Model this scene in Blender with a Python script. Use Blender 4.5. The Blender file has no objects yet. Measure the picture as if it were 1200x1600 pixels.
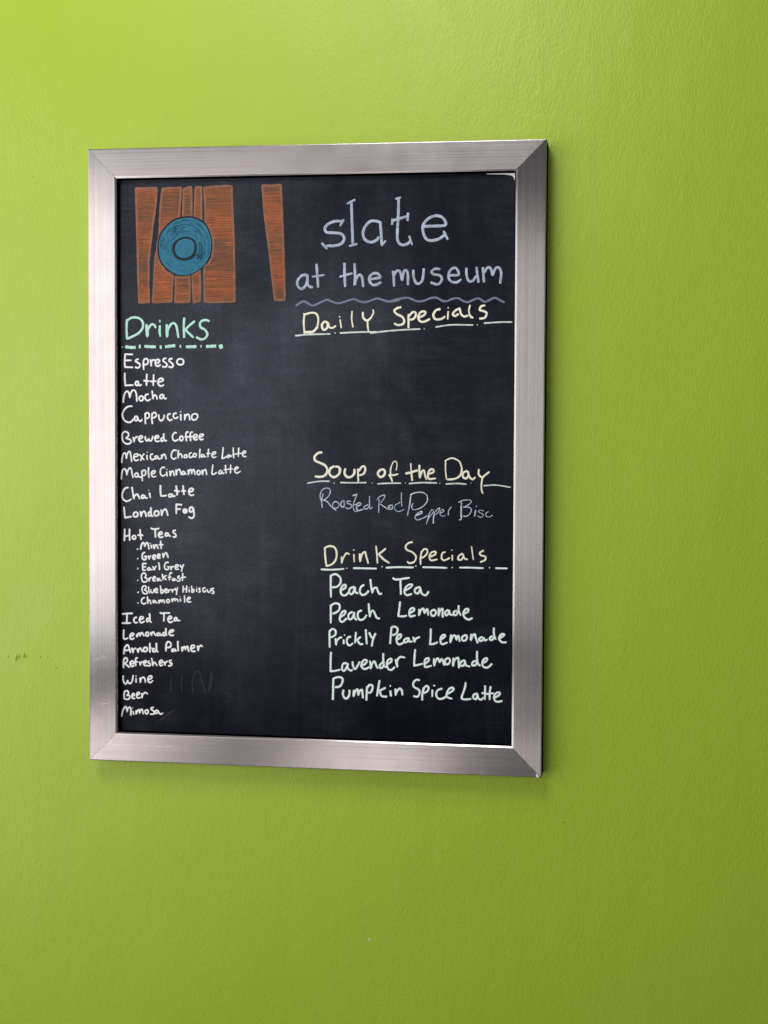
import bpy, bmesh, math, random
from mathutils import Vector, Matrix

# ------------------------------------------------------------------ camera, light, exposure
scene = bpy.context.scene
col = scene.collection
PI = math.pi

cam_data = bpy.data.cameras.new("camera")
cam = bpy.data.objects.new("camera", cam_data)
col.objects.link(cam)
scene.camera = cam
cam_data.sensor_fit = 'VERTICAL'
cam_data.sensor_height = 36.0
cam_data.lens = 36.0 * 1202.0 / 1600.0
cam_data.shift_x = -293.6 / 1600.0
cam_data.shift_y = -54.3 / 1600.0
cam_data.clip_start = 0.05
cam_data.clip_end = 100.0
cam.matrix_world = (Matrix.Translation((0.45694, -1.07698, -0.00299))
                    @ Matrix.Rotation(0.07428, 4, 'Z')
                    @ Matrix.Rotation(PI / 2 - 0.01838, 4, 'X')
                    @ Matrix.Rotation(0.00892, 4, 'Z'))
scene.render.resolution_x = 768
scene.render.resolution_y = 1024

scene.view_settings.view_transform = 'Standard'
scene.view_settings.look = 'None'
scene.view_settings.exposure = 0.64
scene.view_settings.gamma = 1.0
scene.render.engine = 'CYCLES'
scene.cycles.max_bounces = 6

world = bpy.data.worlds.new("World")
scene.world = world
world.use_nodes = True
bg = world.node_tree.nodes['Background']
bg.inputs['Color'].default_value = (0.95, 0.97, 1.0, 1)
bg.inputs['Strength'].default_value = 0.08


def window_light(name, loc, target, sx, sz, radiance, color):
    l = bpy.data.lights.new(name, 'AREA')
    l.shape = 'RECTANGLE'
    l.size = sx
    l.size_y = sz
    l.energy = radiance * sx * sz * PI
    l.color = color
    o = bpy.data.objects.new(name, l)
    col.objects.link(o)
    o.location = loc
    d = Vector(target) - Vector(loc)
    o.rotation_euler = d.to_track_quat('-Z', 'Y').to_euler()
    return o


# the room's tall side window, a dimmer one behind it, a ceiling lamp and the daylit floor patch
window_light("side_window", (-2.45, -2.1, 0.25), (0.0, -2.1, 0.25), 2.9, 2.30, 1.94, (1.0, 0.985, 0.97))
window_light("rear_window", (-1.95, -3.6, 0.55), (-1.45, 0.0, 0.4), 1.0, 2.4, 1.0, (1.0, 0.96, 0.94))
window_light("far_room_fill", (-0.7, -6.0, 0.2), (-0.7, 0.0, 0.2), 3.2, 3.8, 0.33, (1.0, 0.95, 0.96))  # fill lamp added behind the camera to brighten the right upright's reflections
window_light("ceiling_lamp", (-0.24, -1.15, 1.65), (-0.24, -1.15, 0.0), 0.8, 0.9, 7.8, (1.0, 0.985, 0.96))
window_light("floor_daylight", (-2.5, -1.8, -1.45), (-2.5, -1.8, 0.0), 1.25, 3.0, 1.75, (1.0, 0.93, 0.91))
window_light("sunny_floor_patch", (-0.72, -2.35, -1.44), (-0.72, -2.35, 0.0), 0.62, 0.8, 2.1, (1.0, 0.93, 0.90))

# ------------------------------------------------------------------ materials


def new_mat(name):
    m = bpy.data.materials.new(name)
    m.use_nodes = True
    nt = m.node_tree
    b = nt.nodes['Principled BSDF']
    return m, nt, b


def srgb(r, g, b):
    def f(c):
        c /= 255.0
        return c / 12.92 if c <= 0.04045 else ((c + 0.055) / 1.055) ** 2.4
    return (f(r), f(g), f(b), 1)


def coords(nt, scale=(1, 1, 1), loc=(0, 0, 0)):
    g = nt.nodes.new('ShaderNodeNewGeometry')
    mp = nt.nodes.new('ShaderNodeMapping')
    mp.inputs['Scale'].default_value = scale
    mp.inputs['Location'].default_value = loc
    nt.links.new(g.outputs['Position'], mp.inputs['Vector'])
    return mp.outputs['Vector']


def noise(nt, vec, scale, detail=3, rough=0.5, dist=0.0):
    n = nt.nodes.new('ShaderNodeTexNoise')
    n.inputs['Scale'].default_value = scale
    n.inputs['Detail'].default_value = detail
    n.inputs['Roughness'].default_value = rough
    n.inputs['Distortion'].default_value = dist
    nt.links.new(vec, n.inputs['Vector'])
    return n.outputs['Fac']


def ramp(nt, fac, stops):
    r = nt.nodes.new('ShaderNodeValToRGB')
    cr = r.color_ramp
    while len(cr.elements) < len(stops):
        cr.elements.new(0.5)
    for e, (p, c) in zip(cr.elements, stops):
        e.position = p
        e.color = c if len(c) == 4 else (*c, 1)
    nt.links.new(fac, r.inputs['Fac'])
    return r.outputs['Color']


def grey(v):
    return (v, v, v, 1)


def maprange(nt, fac, a, b, c, d):
    m = nt.nodes.new('ShaderNodeMapRange')
    m.inputs[1].default_value = a
    m.inputs[2].default_value = b
    m.inputs[3].default_value = c
    m.inputs[4].default_value = d
    nt.links.new(fac, m.inputs[0])
    return m.outputs[0]


def mixcol(nt, fac, a, b, mode='MIX'):
    m = nt.nodes.new('ShaderNodeMix')
    m.data_type = 'RGBA'
    m.blend_type = mode
    for s, v in ((m.inputs[0], fac), (m.inputs[6], a), (m.inputs[7], b)):
        if hasattr(v, 'default_value') or hasattr(v, 'is_linked'):
            nt.links.new(v, s)
        else:
            s.default_value = v
    return m.outputs[2]


def math_node(nt, op, a, b):
    m = nt.nodes.new('ShaderNodeMath')
    m.operation = op
    for s, v in ((m.inputs[0], a), (m.inputs[1], b)):
        if hasattr(v, 'is_linked'):
            nt.links.new(v, s)
        else:
            s.default_value = v
    return m.outputs[0]


def bump(nt, height, dist, strength=1.0, normal=None):
    b = nt.nodes.new('ShaderNodeBump')
    b.inputs['Distance'].default_value = dist
    b.inputs['Strength'].default_value = strength
    nt.links.new(height, b.inputs['Height'])
    if normal is not None:
        nt.links.new(normal, b.inputs['Normal'])
    return b.outputs['Normal']


# rolled satin wall paint: orange peel relief
wall_mat, nt, b = new_mat("lime_wall_paint")
v = coords(nt)
n1 = noise(nt, v, 1.4, 3)
b.inputs['Specular IOR Level'].default_value = 0.5
nt.links.new(ramp(nt, n1, [(0.3, (0.368, 0.512, 0.030)), (0.7, (0.390, 0.537, 0.036))]), b.inputs['Base Color'])
peel = noise(nt, coords(nt, (1.2, 1, 0.62)), 300, 1, 0.5, 0.0)
peel2 = noise(nt, coords(nt, (1.0, 1, 0.55)), 90, 2, 0.5, 0.0)
h = math_node(nt, 'ADD', peel, math_node(nt, 'MULTIPLY', peel2, 0.3))
nrm = bump(nt, h, 0.0011, 0.40)
wavy = noise(nt, coords(nt, (1.6, 1, 0.7)), 9, 3, 0.6)
nrm = bump(nt, wavy, 0.004, 0.35, nrm)
nt.links.new(nrm, b.inputs['Normal'])
nt.links.new(maprange(nt, noise(nt, coords(nt, (1, 1, 0.6), (2, 1, 5)), 5, 4, 0.6, 0.8), 0.3, 0.7, 0.40, 0.54), b.inputs['Roughness'])

# paint of small lumps in the wall: same colour
chip_mat, nt, b = new_mat("bare_plaster_chip")
b.inputs['Base Color'].default_value = (0.70, 0.80, 0.95, 1)
b.inputs['Roughness'].default_value = 0.8
dark_mat, nt, b = new_mat("dark_scuff")
b.inputs['Base Color'].default_value = (0.06, 0.08, 0.015, 1)
b.inputs['Roughness'].default_value = 0.8


def brushed(name, along, seed):
    """Brushed stainless steel; the grain runs along the given axis."""
    m, nt, b = new_mat(name)
    b.inputs['Metallic'].default_value = 1.0
    if along == 'X':
        sc, tan = (0.8, 1, 800.0), (0, 0, 1)
        sc2 = (1.5, 1, 420)
    else:
        sc, tan = (800.0, 1, 0.8), (1, 0, 0)
        sc2 = (420, 1, 1.5)
    g = noise(nt, coords(nt, sc, (seed, seed, seed)), 1.0, 4, 0.6)
    g2 = noise(nt, coords(nt, sc2, (seed, 0, seed)), 1.0, 3, 0.6)
    blotch = noise(nt, coords(nt, (1, 1, 1), (seed, 2, 3)), 22, 3, 0.6)
    c = ramp(nt, g, [(0.25, (0.42, 0.378, 0.375)), (0.75, (0.54, 0.50, 0.495))])
    c = mixcol(nt, maprange(nt, g2, 0.35, 0.65, 0.0, 0.6), c, (0.60, 0.562, 0.56, 1))
    nt.links.new(c, b.inputs['Base Color'])
    r0 = 0.22 if along == 'X' else 0.245
    r = math_node(nt, 'ADD', maprange(nt, blotch, 0.3, 0.75, r0, r0 + 0.035), maprange(nt, g, 0.3, 0.7, 0.0, 0.03))
    nt.links.new(r, b.inputs['Roughness'])
    smudge = noise(nt, coords(nt, (1, 1, 1), (seed, 6, 1)), 48, 5, 0.65, 1.5)
    r = math_node(nt, 'ADD', r, maprange(nt, smudge, 0.56, 0.70, 0.0, 0.07))
    b.inputs['Anisotropic'].default_value = 0.35 if along == 'X' else 1.0
    t = nt.nodes.new('ShaderNodeCombineXYZ')
    for i in range(3):
        t.inputs[i].default_value = tan[i]
    nt.links.new(t.outputs[0], b.inputs['Tangent'])
    return m


# chalkboard: black coating with fine tooth, old dust, wipe marks and painted glare
board_mat, nt, b = new_mat("black_chalkboard_coating")
v = coords(nt)
fine = noise(nt, v, 900, 2, 0.6)
smear = noise(nt, coords(nt, (1.0, 1, 0.6), (3, 1, 7)), 9, 5, 0.6, 1.2)
smear2 = noise(nt, coords(nt, (0.5, 1, 2.4), (9, 1, 2)), 26, 4, 0.65, 0.8)
streak = noise(nt, coords(nt, (60, 1, 3), (5, 1, 2)), 1.0, 4, 0.6, 0.4)
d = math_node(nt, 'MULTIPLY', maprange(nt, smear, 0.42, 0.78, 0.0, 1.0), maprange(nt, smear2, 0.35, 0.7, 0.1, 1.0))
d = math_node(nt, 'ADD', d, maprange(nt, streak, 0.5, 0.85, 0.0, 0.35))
# glare and wipe marks painted into upper and middle colour; foot stays black
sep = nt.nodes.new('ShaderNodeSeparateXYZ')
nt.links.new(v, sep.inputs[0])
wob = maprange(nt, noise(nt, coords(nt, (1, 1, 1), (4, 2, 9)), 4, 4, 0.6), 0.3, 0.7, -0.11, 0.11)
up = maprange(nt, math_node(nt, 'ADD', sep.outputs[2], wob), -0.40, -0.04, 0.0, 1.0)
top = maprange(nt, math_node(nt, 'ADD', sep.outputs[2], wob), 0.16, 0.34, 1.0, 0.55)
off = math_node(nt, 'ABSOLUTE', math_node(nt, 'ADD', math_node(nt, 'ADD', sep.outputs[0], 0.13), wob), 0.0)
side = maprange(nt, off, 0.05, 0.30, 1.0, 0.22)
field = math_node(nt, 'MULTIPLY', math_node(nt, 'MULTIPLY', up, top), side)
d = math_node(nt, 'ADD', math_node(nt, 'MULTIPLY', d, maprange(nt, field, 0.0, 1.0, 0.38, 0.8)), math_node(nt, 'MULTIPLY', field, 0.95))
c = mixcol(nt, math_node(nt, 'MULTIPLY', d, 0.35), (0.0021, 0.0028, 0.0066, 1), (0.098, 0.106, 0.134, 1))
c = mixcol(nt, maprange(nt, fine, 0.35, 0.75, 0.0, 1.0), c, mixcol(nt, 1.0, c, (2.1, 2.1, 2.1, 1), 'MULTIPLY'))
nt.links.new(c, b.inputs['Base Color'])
nt.links.new(bump(nt, fine, 0.0006, 0.8), b.inputs['Normal'])
b.inputs['Roughness'].default_value = 0.47
b.inputs['Specular IOR Level'].default_value = 0.05

black_mat, nt, b = new_mat("black_rebate")
b.inputs['Base Color'].default_value = (0.004, 0.004, 0.004, 1)
b.inputs['Roughness'].default_value = 0.7
back_mat, nt, b = new_mat("hardboard_backing")
b.inputs['Base Color'].default_value = (0.12, 0.08, 0.05, 1)


def chalk(name, colr, under, cover=1.0, contrast=0.3, rough=0.75):
    """Chalk paint laid by a marker: uneven cover lets the board show."""
    m, nt, b = new_mat(name)
    v = coords(nt)
    n = noise(nt, v, 420, 3, 0.6)
    n2 = noise(nt, v, 95, 2, 0.5)
    s = math_node(nt, 'ADD', math_node(nt, 'MULTIPLY', n, 0.5), math_node(nt, 'MULTIPLY', n2, 0.5))
    fac = maprange(nt, s, 0.36, 0.62, cover - contrast, cover)
    nt.links.new(mixcol(nt, fac, under, colr), b.inputs['Base Color'])
    b.inputs['Roughness'].default_value = rough
    b.inputs['Specular IOR Level'].default_value = 0.25
    nt.links.new(bump(nt, n, 0.0003, 0.4), b.inputs['Normal'])
    return m


UNDER = (0.02, 0.022, 0.03, 1)
CH = {
    'white': chalk("white_chalk_paint", (0.95, 0.955, 0.97, 1), UNDER, 1.0, 0.06),
    'mint': chalk("mint_chalk_paint", srgb(192, 238, 222), UNDER, 1.0, 0.14),
    'mintwhite': chalk("pale_mint_chalk_paint", srgb(240, 255, 251), UNDER, 1.0, 0.07),
    'cream': chalk("cream_chalk_paint", srgb(254, 250, 228), UNDER, 1.0, 0.14),
    'pale': chalk("pale_green_chalk_paint", srgb(230, 244, 236), UNDER, 1.0, 0.3),
    'blue': chalk("pale_blue_chalk_paint", srgb(188, 200, 222), UNDER, 1.0, 0.45),
    'wave': chalk("dull_blue_chalk_paint", srgb(126, 136, 160), UNDER, 1.0, 0.35),
    'faint': chalk("thin_white_chalk_paint", srgb(222, 234, 252), UNDER, 1.0, 0.68),
    'ghost': chalk("chalk_ghost", srgb(46, 50, 62), UNDER, 0.45, 0.42),
}
orange_a = chalk("orange_marker_bright", srgb(182, 100, 56), srgb(110, 72, 52), 1.0, 0.45)
orange_b = chalk("orange_marker_mid", srgb(158, 92, 58), srgb(98, 68, 52), 1.0, 0.45)
orange_c = chalk("orange_marker_dull", srgb(118, 80, 60), srgb(88, 64, 52), 1.0, 0.4)
brown_base = chalk("brown_marker_wash", srgb(132, 84, 58), srgb(96, 68, 54), 1.0, 0.5)
outline_mat = chalk("brown_marker_outline", srgb(146, 102, 80), srgb(66, 50, 44), 1.0, 0.35)
blue_mat = chalk("blue_marker", srgb(48, 118, 146), srgb(34, 84, 104), 1.0, 0.45)
blue_dark = chalk("blue_marker_thin", srgb(32, 88, 110), srgb(26, 60, 74), 1.0, 0.5)
ring_mat = chalk("dark_marker_ring", srgb(26, 30, 38), UNDER, 1.0, 0.3)

# ------------------------------------------------------------------ helpers


def link(name, me, mats, parent=None):
    o = bpy.data.objects.new(name, me)
    col.objects.link(o)
    for m in (mats if isinstance(mats, (list, tuple)) else [mats]):
        me.materials.append(m)
    if parent is not None:
        o.parent = parent
    return o


def mesh_obj(name, verts, faces, mats, parent=None, idx=None, smooth=False):
    me = bpy.data.meshes.new(name)
    me.from_pydata(verts, [], faces)
    o = link(name, me, mats, parent)
    if idx:
        for p, i in zip(me.polygons, idx):
            p.material_index = i
    if smooth:
        for p in me.polygons:
            p.use_smooth = True
    me.update()
    return o


def catmull(pts, sharp, step=0.0008):
    runs, cur = [], [pts[0]]
    for i in range(1, len(pts)):
        cur.append(pts[i])
        if sharp[i] and i < len(pts) - 1:
            runs.append(cur)
            cur = [pts[i]]
    runs.append(cur)
    out = [Vector(runs[0][0])]
    for r in runs:
        P = [Vector(q) for q in r]
        closed = len(P) > 4 and (P[0] - P[-1]).length < 1e-5 and len(runs) == 1
        n = len(P)
        for i in range(n - 1):
            p1, p2 = P[i], P[i + 1]
            p0 = P[i - 1] if i > 0 else (P[-2] if closed else p1 * 2 - p2)
            p3 = P[i + 2] if i + 2 < n else (P[1] if closed else p2 * 2 - p1)
            k = max(1, min(14, int((p2 - p1).length / step)))
            for j in range(1, k + 1):
                t = j / k
                q = 0.5 * ((2 * p1) + (p2 - p0) * t + (2 * p0 - 5 * p1 + 4 * p2 - p3) * t * t
                           + (3 * p1 - p0 - 3 * p2 + p3) * t ** 3)
                out.append(q)
    return out


PANEL_Y = 0.0070          # face of the chalkboard
rng = random.Random(4)


def ribbon(V, F, path, width, y, flat=False, jitter=0.09, taper=True):
    """A low ridge of chalk paint following the path: flat bottom edge, raised middle, rounded ends."""
    n = len(path)
    if n < 2:
        return
    # arc length
    L = [0.0]
    for i in range(1, n):
        L.append(L[-1] + (path[i] - path[i - 1]).length)
    tot = L[-1]
    r = width / 2
    seed = rng.random() * 50
    P, W = [], []
    # round end: extra stations beyond the ends
    t0 = (path[1] - path[0]).normalized()
    t1 = (path[-1] - path[-2]).normalized()
    if flat:
        P = list(path)
        W = [r * (1 + jitter * math.sin(L[i] * 900 + seed)) for i in range(n)]
    else:
        r0 = r * (0.85 + 0.25 * rng.random())
        r1 = r * (0.75 + 0.3 * rng.random())
        for a in (80, 50, 22):
            P.append(path[0] - t0 * (r0 * 0.55) * math.sin(math.radians(a)))
            W.append(r0 * math.cos(math.radians(a)))
        for i in range(n):
            wob = 1 + jitter * (math.sin(L[i] * 420 + seed) * 0.6 + math.sin(L[i] * 1130 + seed * 3) * 0.4)
            e0 = min(1.0, L[i] / (3 * r + 1e-9))
            e1 = min(1.0, (tot - L[i]) / (3 * r + 1e-9))
            w = r * wob
            w = w * e0 + r0 * (1 - e0)
            w = w * e1 + r1 * (1 - e1)
            P.append(path[i])
            W.append(w)
        for a in (22, 50, 80):
            P.append(path[-1] + t1 * (r1 * 0.55) * math.sin(math.radians(a)))
            W.append(r1 * math.cos(math.radians(a)))
    base = len(V)
    m = len(P)
    for i in range(m):
        a = P[max(0, i - 1)]
        c = P[min(m - 1, i + 1)]
        t = (c - a)
        t = t.normalized() if t.length > 1e-9 else Vector((1, 0))
        nn = Vector((-t.y, t.x))
        q = P[i]
        l = q + nn * W[i]
        rr = q - nn * W[i]
        V.append((l.x, y, l.y))
        V.append((q.x, y - 0.00022, q.y))
        V.append((rr.x, y, rr.y))
    for i in range(m - 1):
        k = base + i * 3
        F.append((k, k + 1, k + 4, k + 3))
        F.append((k + 1, k + 2, k + 5, k + 4))


def polygon(V, F, pts, y, thick=0.0001):
    """Filled outline of chalk paint with its own small thickness (fan from bmesh)."""
    bm = bmesh.new()
    vs = [bm.verts.new((p.x, y, p.y)) for p in pts]
    f = bm.faces.new(vs)
    f.normal_update()
    bmesh.ops.triangulate(bm, faces=[f])
    bm.verts.ensure_lookup_table()
    base = len(V)
    bm.verts.index_update()
    for v_ in bm.verts:
        V.append(tuple(v_.co))
    for f_ in bm.faces:
        ids = [w.index + base for w in f_.verts]
        a, b_, c_ = (Vector(V[i]) for i in ids)
        if (b_ - a).cross(c_ - a).y > 0:
            ids.reverse()
        F.append(tuple(ids))
    n = len(pts)
    b2 = len(V)
    for p in pts:
        V.append((p.x, y + thick, p.y))
    for i in range(n):
        j = (i + 1) % n
        F.append((base + i, base + j, b2 + j, b2 + i))
    bm.free()


def smooth_closed(ptsi, step=0.002):
    pts = [(a / 1e4, b_ / 1e4) for a, b_ in ptsi]
    pts.append(pts[0])
    return catmull(pts, [0] * len(pts), step)[:-1]


# ------------------------------------------------------------------ traced handwriting (board coordinates, tenths of a millimetre)
WRITING = [
    ('heading_writing', 'mint chalk heading reading Drinks', 'mint',
     '34:-2822,2024 -2828,1891 *-2822,1740 -2736,1775 -2638,1828 -2579,1904 -2579,1983 -2626,2037 -2693,2053 -2763,2044 -2816,2008|41:-2519,1946 -2518,1864 *-2506,1777 -2501,1877 -2464,1932|34:-2464,1935 -2429,1953 -2398,1936 -2380,1903|34:-2315,1929 -2320,1850 -2311,1777|27:-2318,2011 -2315,1982|38:-2209,1942 -2209,1849 *-2204,1770 -2193,1876 -2148,1948|34:-2148,1952 -2103,1968 -2061,1917 -2033,1759|34:-1943,2040 -1950,1914 -1944,1758|34:-1785,1993 -1861,1934 -1926,1872|34:-1923,1868 -1861,1808 -1805,1758|34:-1564,1994 -1613,2010 -1679,1995 -1706,1946 -1685,1900 -1626,1867 -1592,1807 -1619,1751 -1681,1728 -1757,1759'),
    ('dashed_underline', 'chalk dash and dot line under Drinks', 'mint',
     '44f:-2848,1625 -2771,1615 -2687,1614|30:-2624,1649 -2624,1606|43f:-2552,1630 -2457,1624 -2376,1622|33:-2304,1635 -2298,1598|43f:-2235,1621 -2165,1630 -2079,1639|27:-2004,1645 -1999,1613|43f:-1919,1621 -1757,1623|22:-1688,1643 -1687,1612|43f:-1612,1625 -1458,1631|65:-1390,1638 -1382,1606|22:-2895,1619 -2888,1616'),
    ('menu_writing', 'white chalk writing reading Espresso', 'white',
     '26:-2734,1511 *-2850,1514 -2852,1491 -2857,1406 *-2853,1325 -2818,1325 -2734,1321|26:-2847,1423 -2758,1425|26:-2645,1442 -2675,1436 -2691,1411 -2660,1392 -2622,1364 -2632,1326 -2665,1314 -2692,1323|26:-2566,1426 -2569,1359 -2562,1288|26:-2563,1426 -2540,1447 -2507,1441 -2494,1410 -2507,1375 -2540,1359 -2557,1363|26:-2463,1434 -2453,1392 -2448,1340|26:-2448,1392 -2431,1426 -2396,1429|26:-2382,1385 -2335,1392 -2321,1420 -2343,1437 -2370,1429 -2386,1392 -2375,1351 -2340,1338 -2308,1359|26:-2222,1454 -2252,1448 -2267,1420 -2239,1396 -2208,1368 -2216,1335 -2247,1325 -2276,1335|26:-2125,1448 -2159,1445 -2176,1417 -2147,1394 -2115,1363 -2120,1331 -2147,1321 -2178,1331|26:-2002,1446 -2039,1435 -2054,1401 -2039,1368 -2002,1359 -1965,1370 -1953,1405 -1968,1435 -2002,1446'),
    ('menu_writing', 'white chalk writing reading Latte', 'white',
     '26:-2858,1237 -2856,1152 *-2850,1053 -2808,1058 -2725,1060|26:-2655,1115 -2682,1110 -2694,1082 -2680,1056 -2658,1060 -2646,1091 -2650,1115|26:-2648,1110 -2643,1072 -2626,1054 -2598,1070|26:-2515,1223 -2520,1143 -2522,1054|26:-2562,1127 -2522,1119 -2481,1122|26:-2411,1216 -2414,1143 -2419,1054|26:-2458,1115 -2414,1117 -2370,1120|26:-2343,1104 -2296,1113 -2265,1134 -2277,1157 -2306,1159 -2334,1138 -2345,1091 -2321,1054 -2287,1049 -2255,1063'),
    ('menu_writing', 'white chalk writing reading Mocha', 'white',
     '25:-2880,803 -2876,865 -2855,940 -2822,969 -2795,947 *-2778,876 -2765,940 -2734,984 -2699,977 -2677,920 -2671,821|25:-2601,901 -2629,884 -2633,849 -2605,830 -2576,846 -2573,882 -2601,901|25:-2492,929 -2527,921 -2544,888 -2533,849 -2498,833 -2461,855|25:-2435,976 -2427,921 *-2426,857 -2415,893 -2389,915 -2372,901 -2355,852|25:-2269,923 -2303,916 -2317,888 -2303,864 -2274,875 -2260,912|25:-2257,917 -2255,888 -2240,861 -2214,870'),
    ('menu_writing', 'white chalk writing reading Cappuccino', 'white',
     '25:-2742,750 -2797,747 -2853,711 -2890,645 -2888,590 -2856,537 -2798,511 -2752,527 -2723,560|25:-2671,604 -2701,591 -2703,552 -2680,536 -2659,560 -2667,600|25:-2665,596 -2642,544 -2610,531 -2590,558|25:-2542,646 -2542,569 -2539,493|25:-2540,635 -2510,657 -2483,636 -2481,599 -2504,575 -2531,578|25:-2435,647 -2441,570 -2432,493|25:-2432,636 -2406,660 -2378,647 -2374,611 -2401,586 -2430,583|25:-2334,625 -2331,581 -2309,540 -2275,551 -2252,593 -2251,623|25:-2154,642 -2189,631 -2200,598 -2189,560 -2160,545 -2132,560|25:-2065,650 -2100,643 -2111,615 -2100,585 -2069,575 -2040,594|25:-1997,632 -1995,550|22:-1998,675 -1996,669|25:-1932,632 -1935,594 *-1935,550 -1924,605 -1892,636 -1869,616 -1858,551|25:-1787,642 -1823,622 -1828,578 -1801,551 -1761,564 -1738,600 -1749,634 -1787,642'),
    ('menu_writing', 'white chalk writing reading Brewed Coffee', 'white',
     '25:-2835,280 -2801,315 -2807,357 -2850,375 -2888,353 -2898,304 -2886,238 -2847,201 -2798,196 -2760,219 -2775,258 -2835,280|25:-2729,294 -2720,261 *-2714,225 -2706,272 -2666,305|25:-2632,272 -2591,284 -2585,306 -2614,314 -2639,289 -2639,256 -2614,228 -2574,236|25:-2539,304 -2540,271 -2516,240 *-2487,273 -2470,240 -2441,257 -2424,310|25:-2387,279 -2340,291 -2338,315 -2372,316 -2393,285 -2384,246 -2355,232 -2321,244|25:-2263,291 -2292,280 -2301,252 -2281,236 -2260,258|25:-2258,349 -2258,297 -2244,247 -2212,248|25:-2061,361 -2092,363 -2123,319 -2115,265 -2080,243 -2035,265|25:-1989,315 -2013,293 -2006,257 -1978,249 -1963,282 -1972,312 -1989,315|25:-1881,373 -1906,375 -1919,332 -1909,244|25:-1935,304 -1886,304|25:-1814,374 -1844,370 -1852,321 -1846,245|25:-1875,305 -1818,310|25:-1798,294 -1755,305 -1750,330 -1778,341 -1801,319 -1801,283 -1772,261 -1742,273|25:-1712,300 -1664,317 -1653,340 -1681,344 -1710,325 -1712,289 -1687,265 -1653,273'),
    ('menu_writing', 'white chalk writing reading Mexican Chocolate Latte', 'white',
     '23:-2904,-84 -2900,-27 -2883,42 -2856,60 -2839,36 *-2833,-25 -2823,35 -2792,84 -2771,68 -2762,6 -2751,-67|23:-2712,2 -2660,18 -2650,38 -2677,50 -2706,40 -2720,6 -2710,-36 -2681,-51 -2642,-33|23:-2629,42 -2599,5 -2560,-38|23:-2560,49 -2590,11 -2613,-51|23:-2516,31 -2512,-36|19:-2513,74 -2511,70|23:-2426,48 -2453,42 -2463,12 -2455,-22 -2430,-36 -2401,-23|23:-2369,25 -2392,9 -2388,-19 -2365,-15 -2355,17|23:-2355,21 -2342,-11 -2324,-25 -2307,-14|23:-2295,37 -2291,9 *-2289,-20 -2278,25 -2250,47 -2233,26 -2222,-24|23:-2066,101 -2094,111 -2125,89 -2142,42 -2134,-3 -2103,-23 -2068,-4|23:-2034,107 -2037,46 *-2039,-8 -2030,35 -2003,54 -1983,37 -1974,-5|23:-1925,42 -1943,28 -1941,4 -1920,-2 -1900,14 -1905,38 -1925,42|23:-1835,74 -1861,60 -1869,29 -1859,4 -1835,5 -1812,22|23:-1788,62 -1806,43 -1801,17 -1778,11 -1760,34 -1768,58 -1788,62|23:-1702,128 -1708,67 -1710,-3|23:-1666,52 -1684,35 -1679,11 -1659,12 -1646,40|22:-1646,47 -1635,18 -1612,12|22:-1573,129 -1578,68 -1583,12|22:-1602,64 -1546,64|22:-1518,46 -1476,60 -1463,82 -1486,88 -1513,69 -1522,31 -1495,4 -1456,18|22:-1350,154 -1357,80 *-1369,-8 -1340,-3 -1306,19|22:-1262,48 -1285,33 -1289,10 -1267,9 -1250,36|22:-1250,43 -1236,22 -1219,34|22:-1199,151 -1196,81 -1188,1|18:-1209,51 -1146,61 -1078,71|22:-1117,147 -1119,81 -1122,21|22:-1057,63 -1017,80 -1011,99 -1035,104 -1057,82 -1057,45 -1035,23 -1006,26'),
    ('menu_writing', 'white chalk writing reading Maple Cinnamon Latte', 'white',
     '23:-2910,-325 -2907,-263 -2892,-194 -2864,-174 -2840,-200 *-2826,-265 -2816,-209 -2784,-160 -2759,-175 -2746,-238 -2731,-303|23:-2665,-231 -2695,-242 -2702,-277 -2677,-293 -2654,-265 -2661,-236|23:-2659,-236 -2643,-283 -2620,-296 -2599,-286|23:-2595,-197 -2593,-268 -2587,-348|23:-2592,-213 -2573,-195 -2543,-195 -2533,-224 -2546,-260 -2577,-272|23:-2492,-151 -2492,-220 -2486,-300|23:-2441,-247 -2398,-229 -2389,-205 -2414,-197 -2441,-220 -2445,-259 -2422,-288 -2375,-278|23:-2242,-152 -2273,-145 -2306,-179 -2310,-232 -2289,-267 -2254,-269 -2234,-250|23:-2213,-213 -2205,-276|19:-2210,-176 -2208,-180|23:-2164,-201 -2160,-236 *-2156,-273 -2146,-224 -2123,-198 -2107,-216 -2097,-269|23:-2070,-177 -2070,-216 *-2064,-261 -2055,-208 -2025,-170 -2005,-192 -1991,-253|23:-1952,-199 -1974,-217 -1972,-243 -1949,-247 -1934,-211|23:-1935,-207 -1927,-238 -1907,-244|23:-1886,-183 -1881,-216 *-1879,-251 -1873,-206 -1851,-173 -1836,-187 *-1831,-237 -1820,-196 -1802,-173 -1788,-196 -1778,-250|23:-1729,-186 -1749,-205 -1745,-236 -1724,-250 -1702,-233 -1704,-200 -1729,-186|23:-1671,-181 -1671,-214 *-1665,-249 -1657,-204 -1627,-171 -1610,-194 -1602,-249|22:-1507,-101 -1515,-156 *-1524,-236 -1495,-240 -1447,-211|22:-1386,-178 -1411,-197 -1415,-228 -1388,-230 -1369,-197|22:-1373,-189 -1357,-227 -1335,-220|22:-1315,-104 -1313,-163 -1304,-222|18:-1340,-173 -1281,-165 -1204,-158|22:-1238,-104 -1238,-163 -1241,-222|22:-1178,-176 -1136,-154 -1123,-135 -1146,-131 -1173,-153 -1173,-195 -1146,-221 -1090,-194'),
    ('menu_writing', 'white chalk writing reading Chai Latte', 'white',
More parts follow.
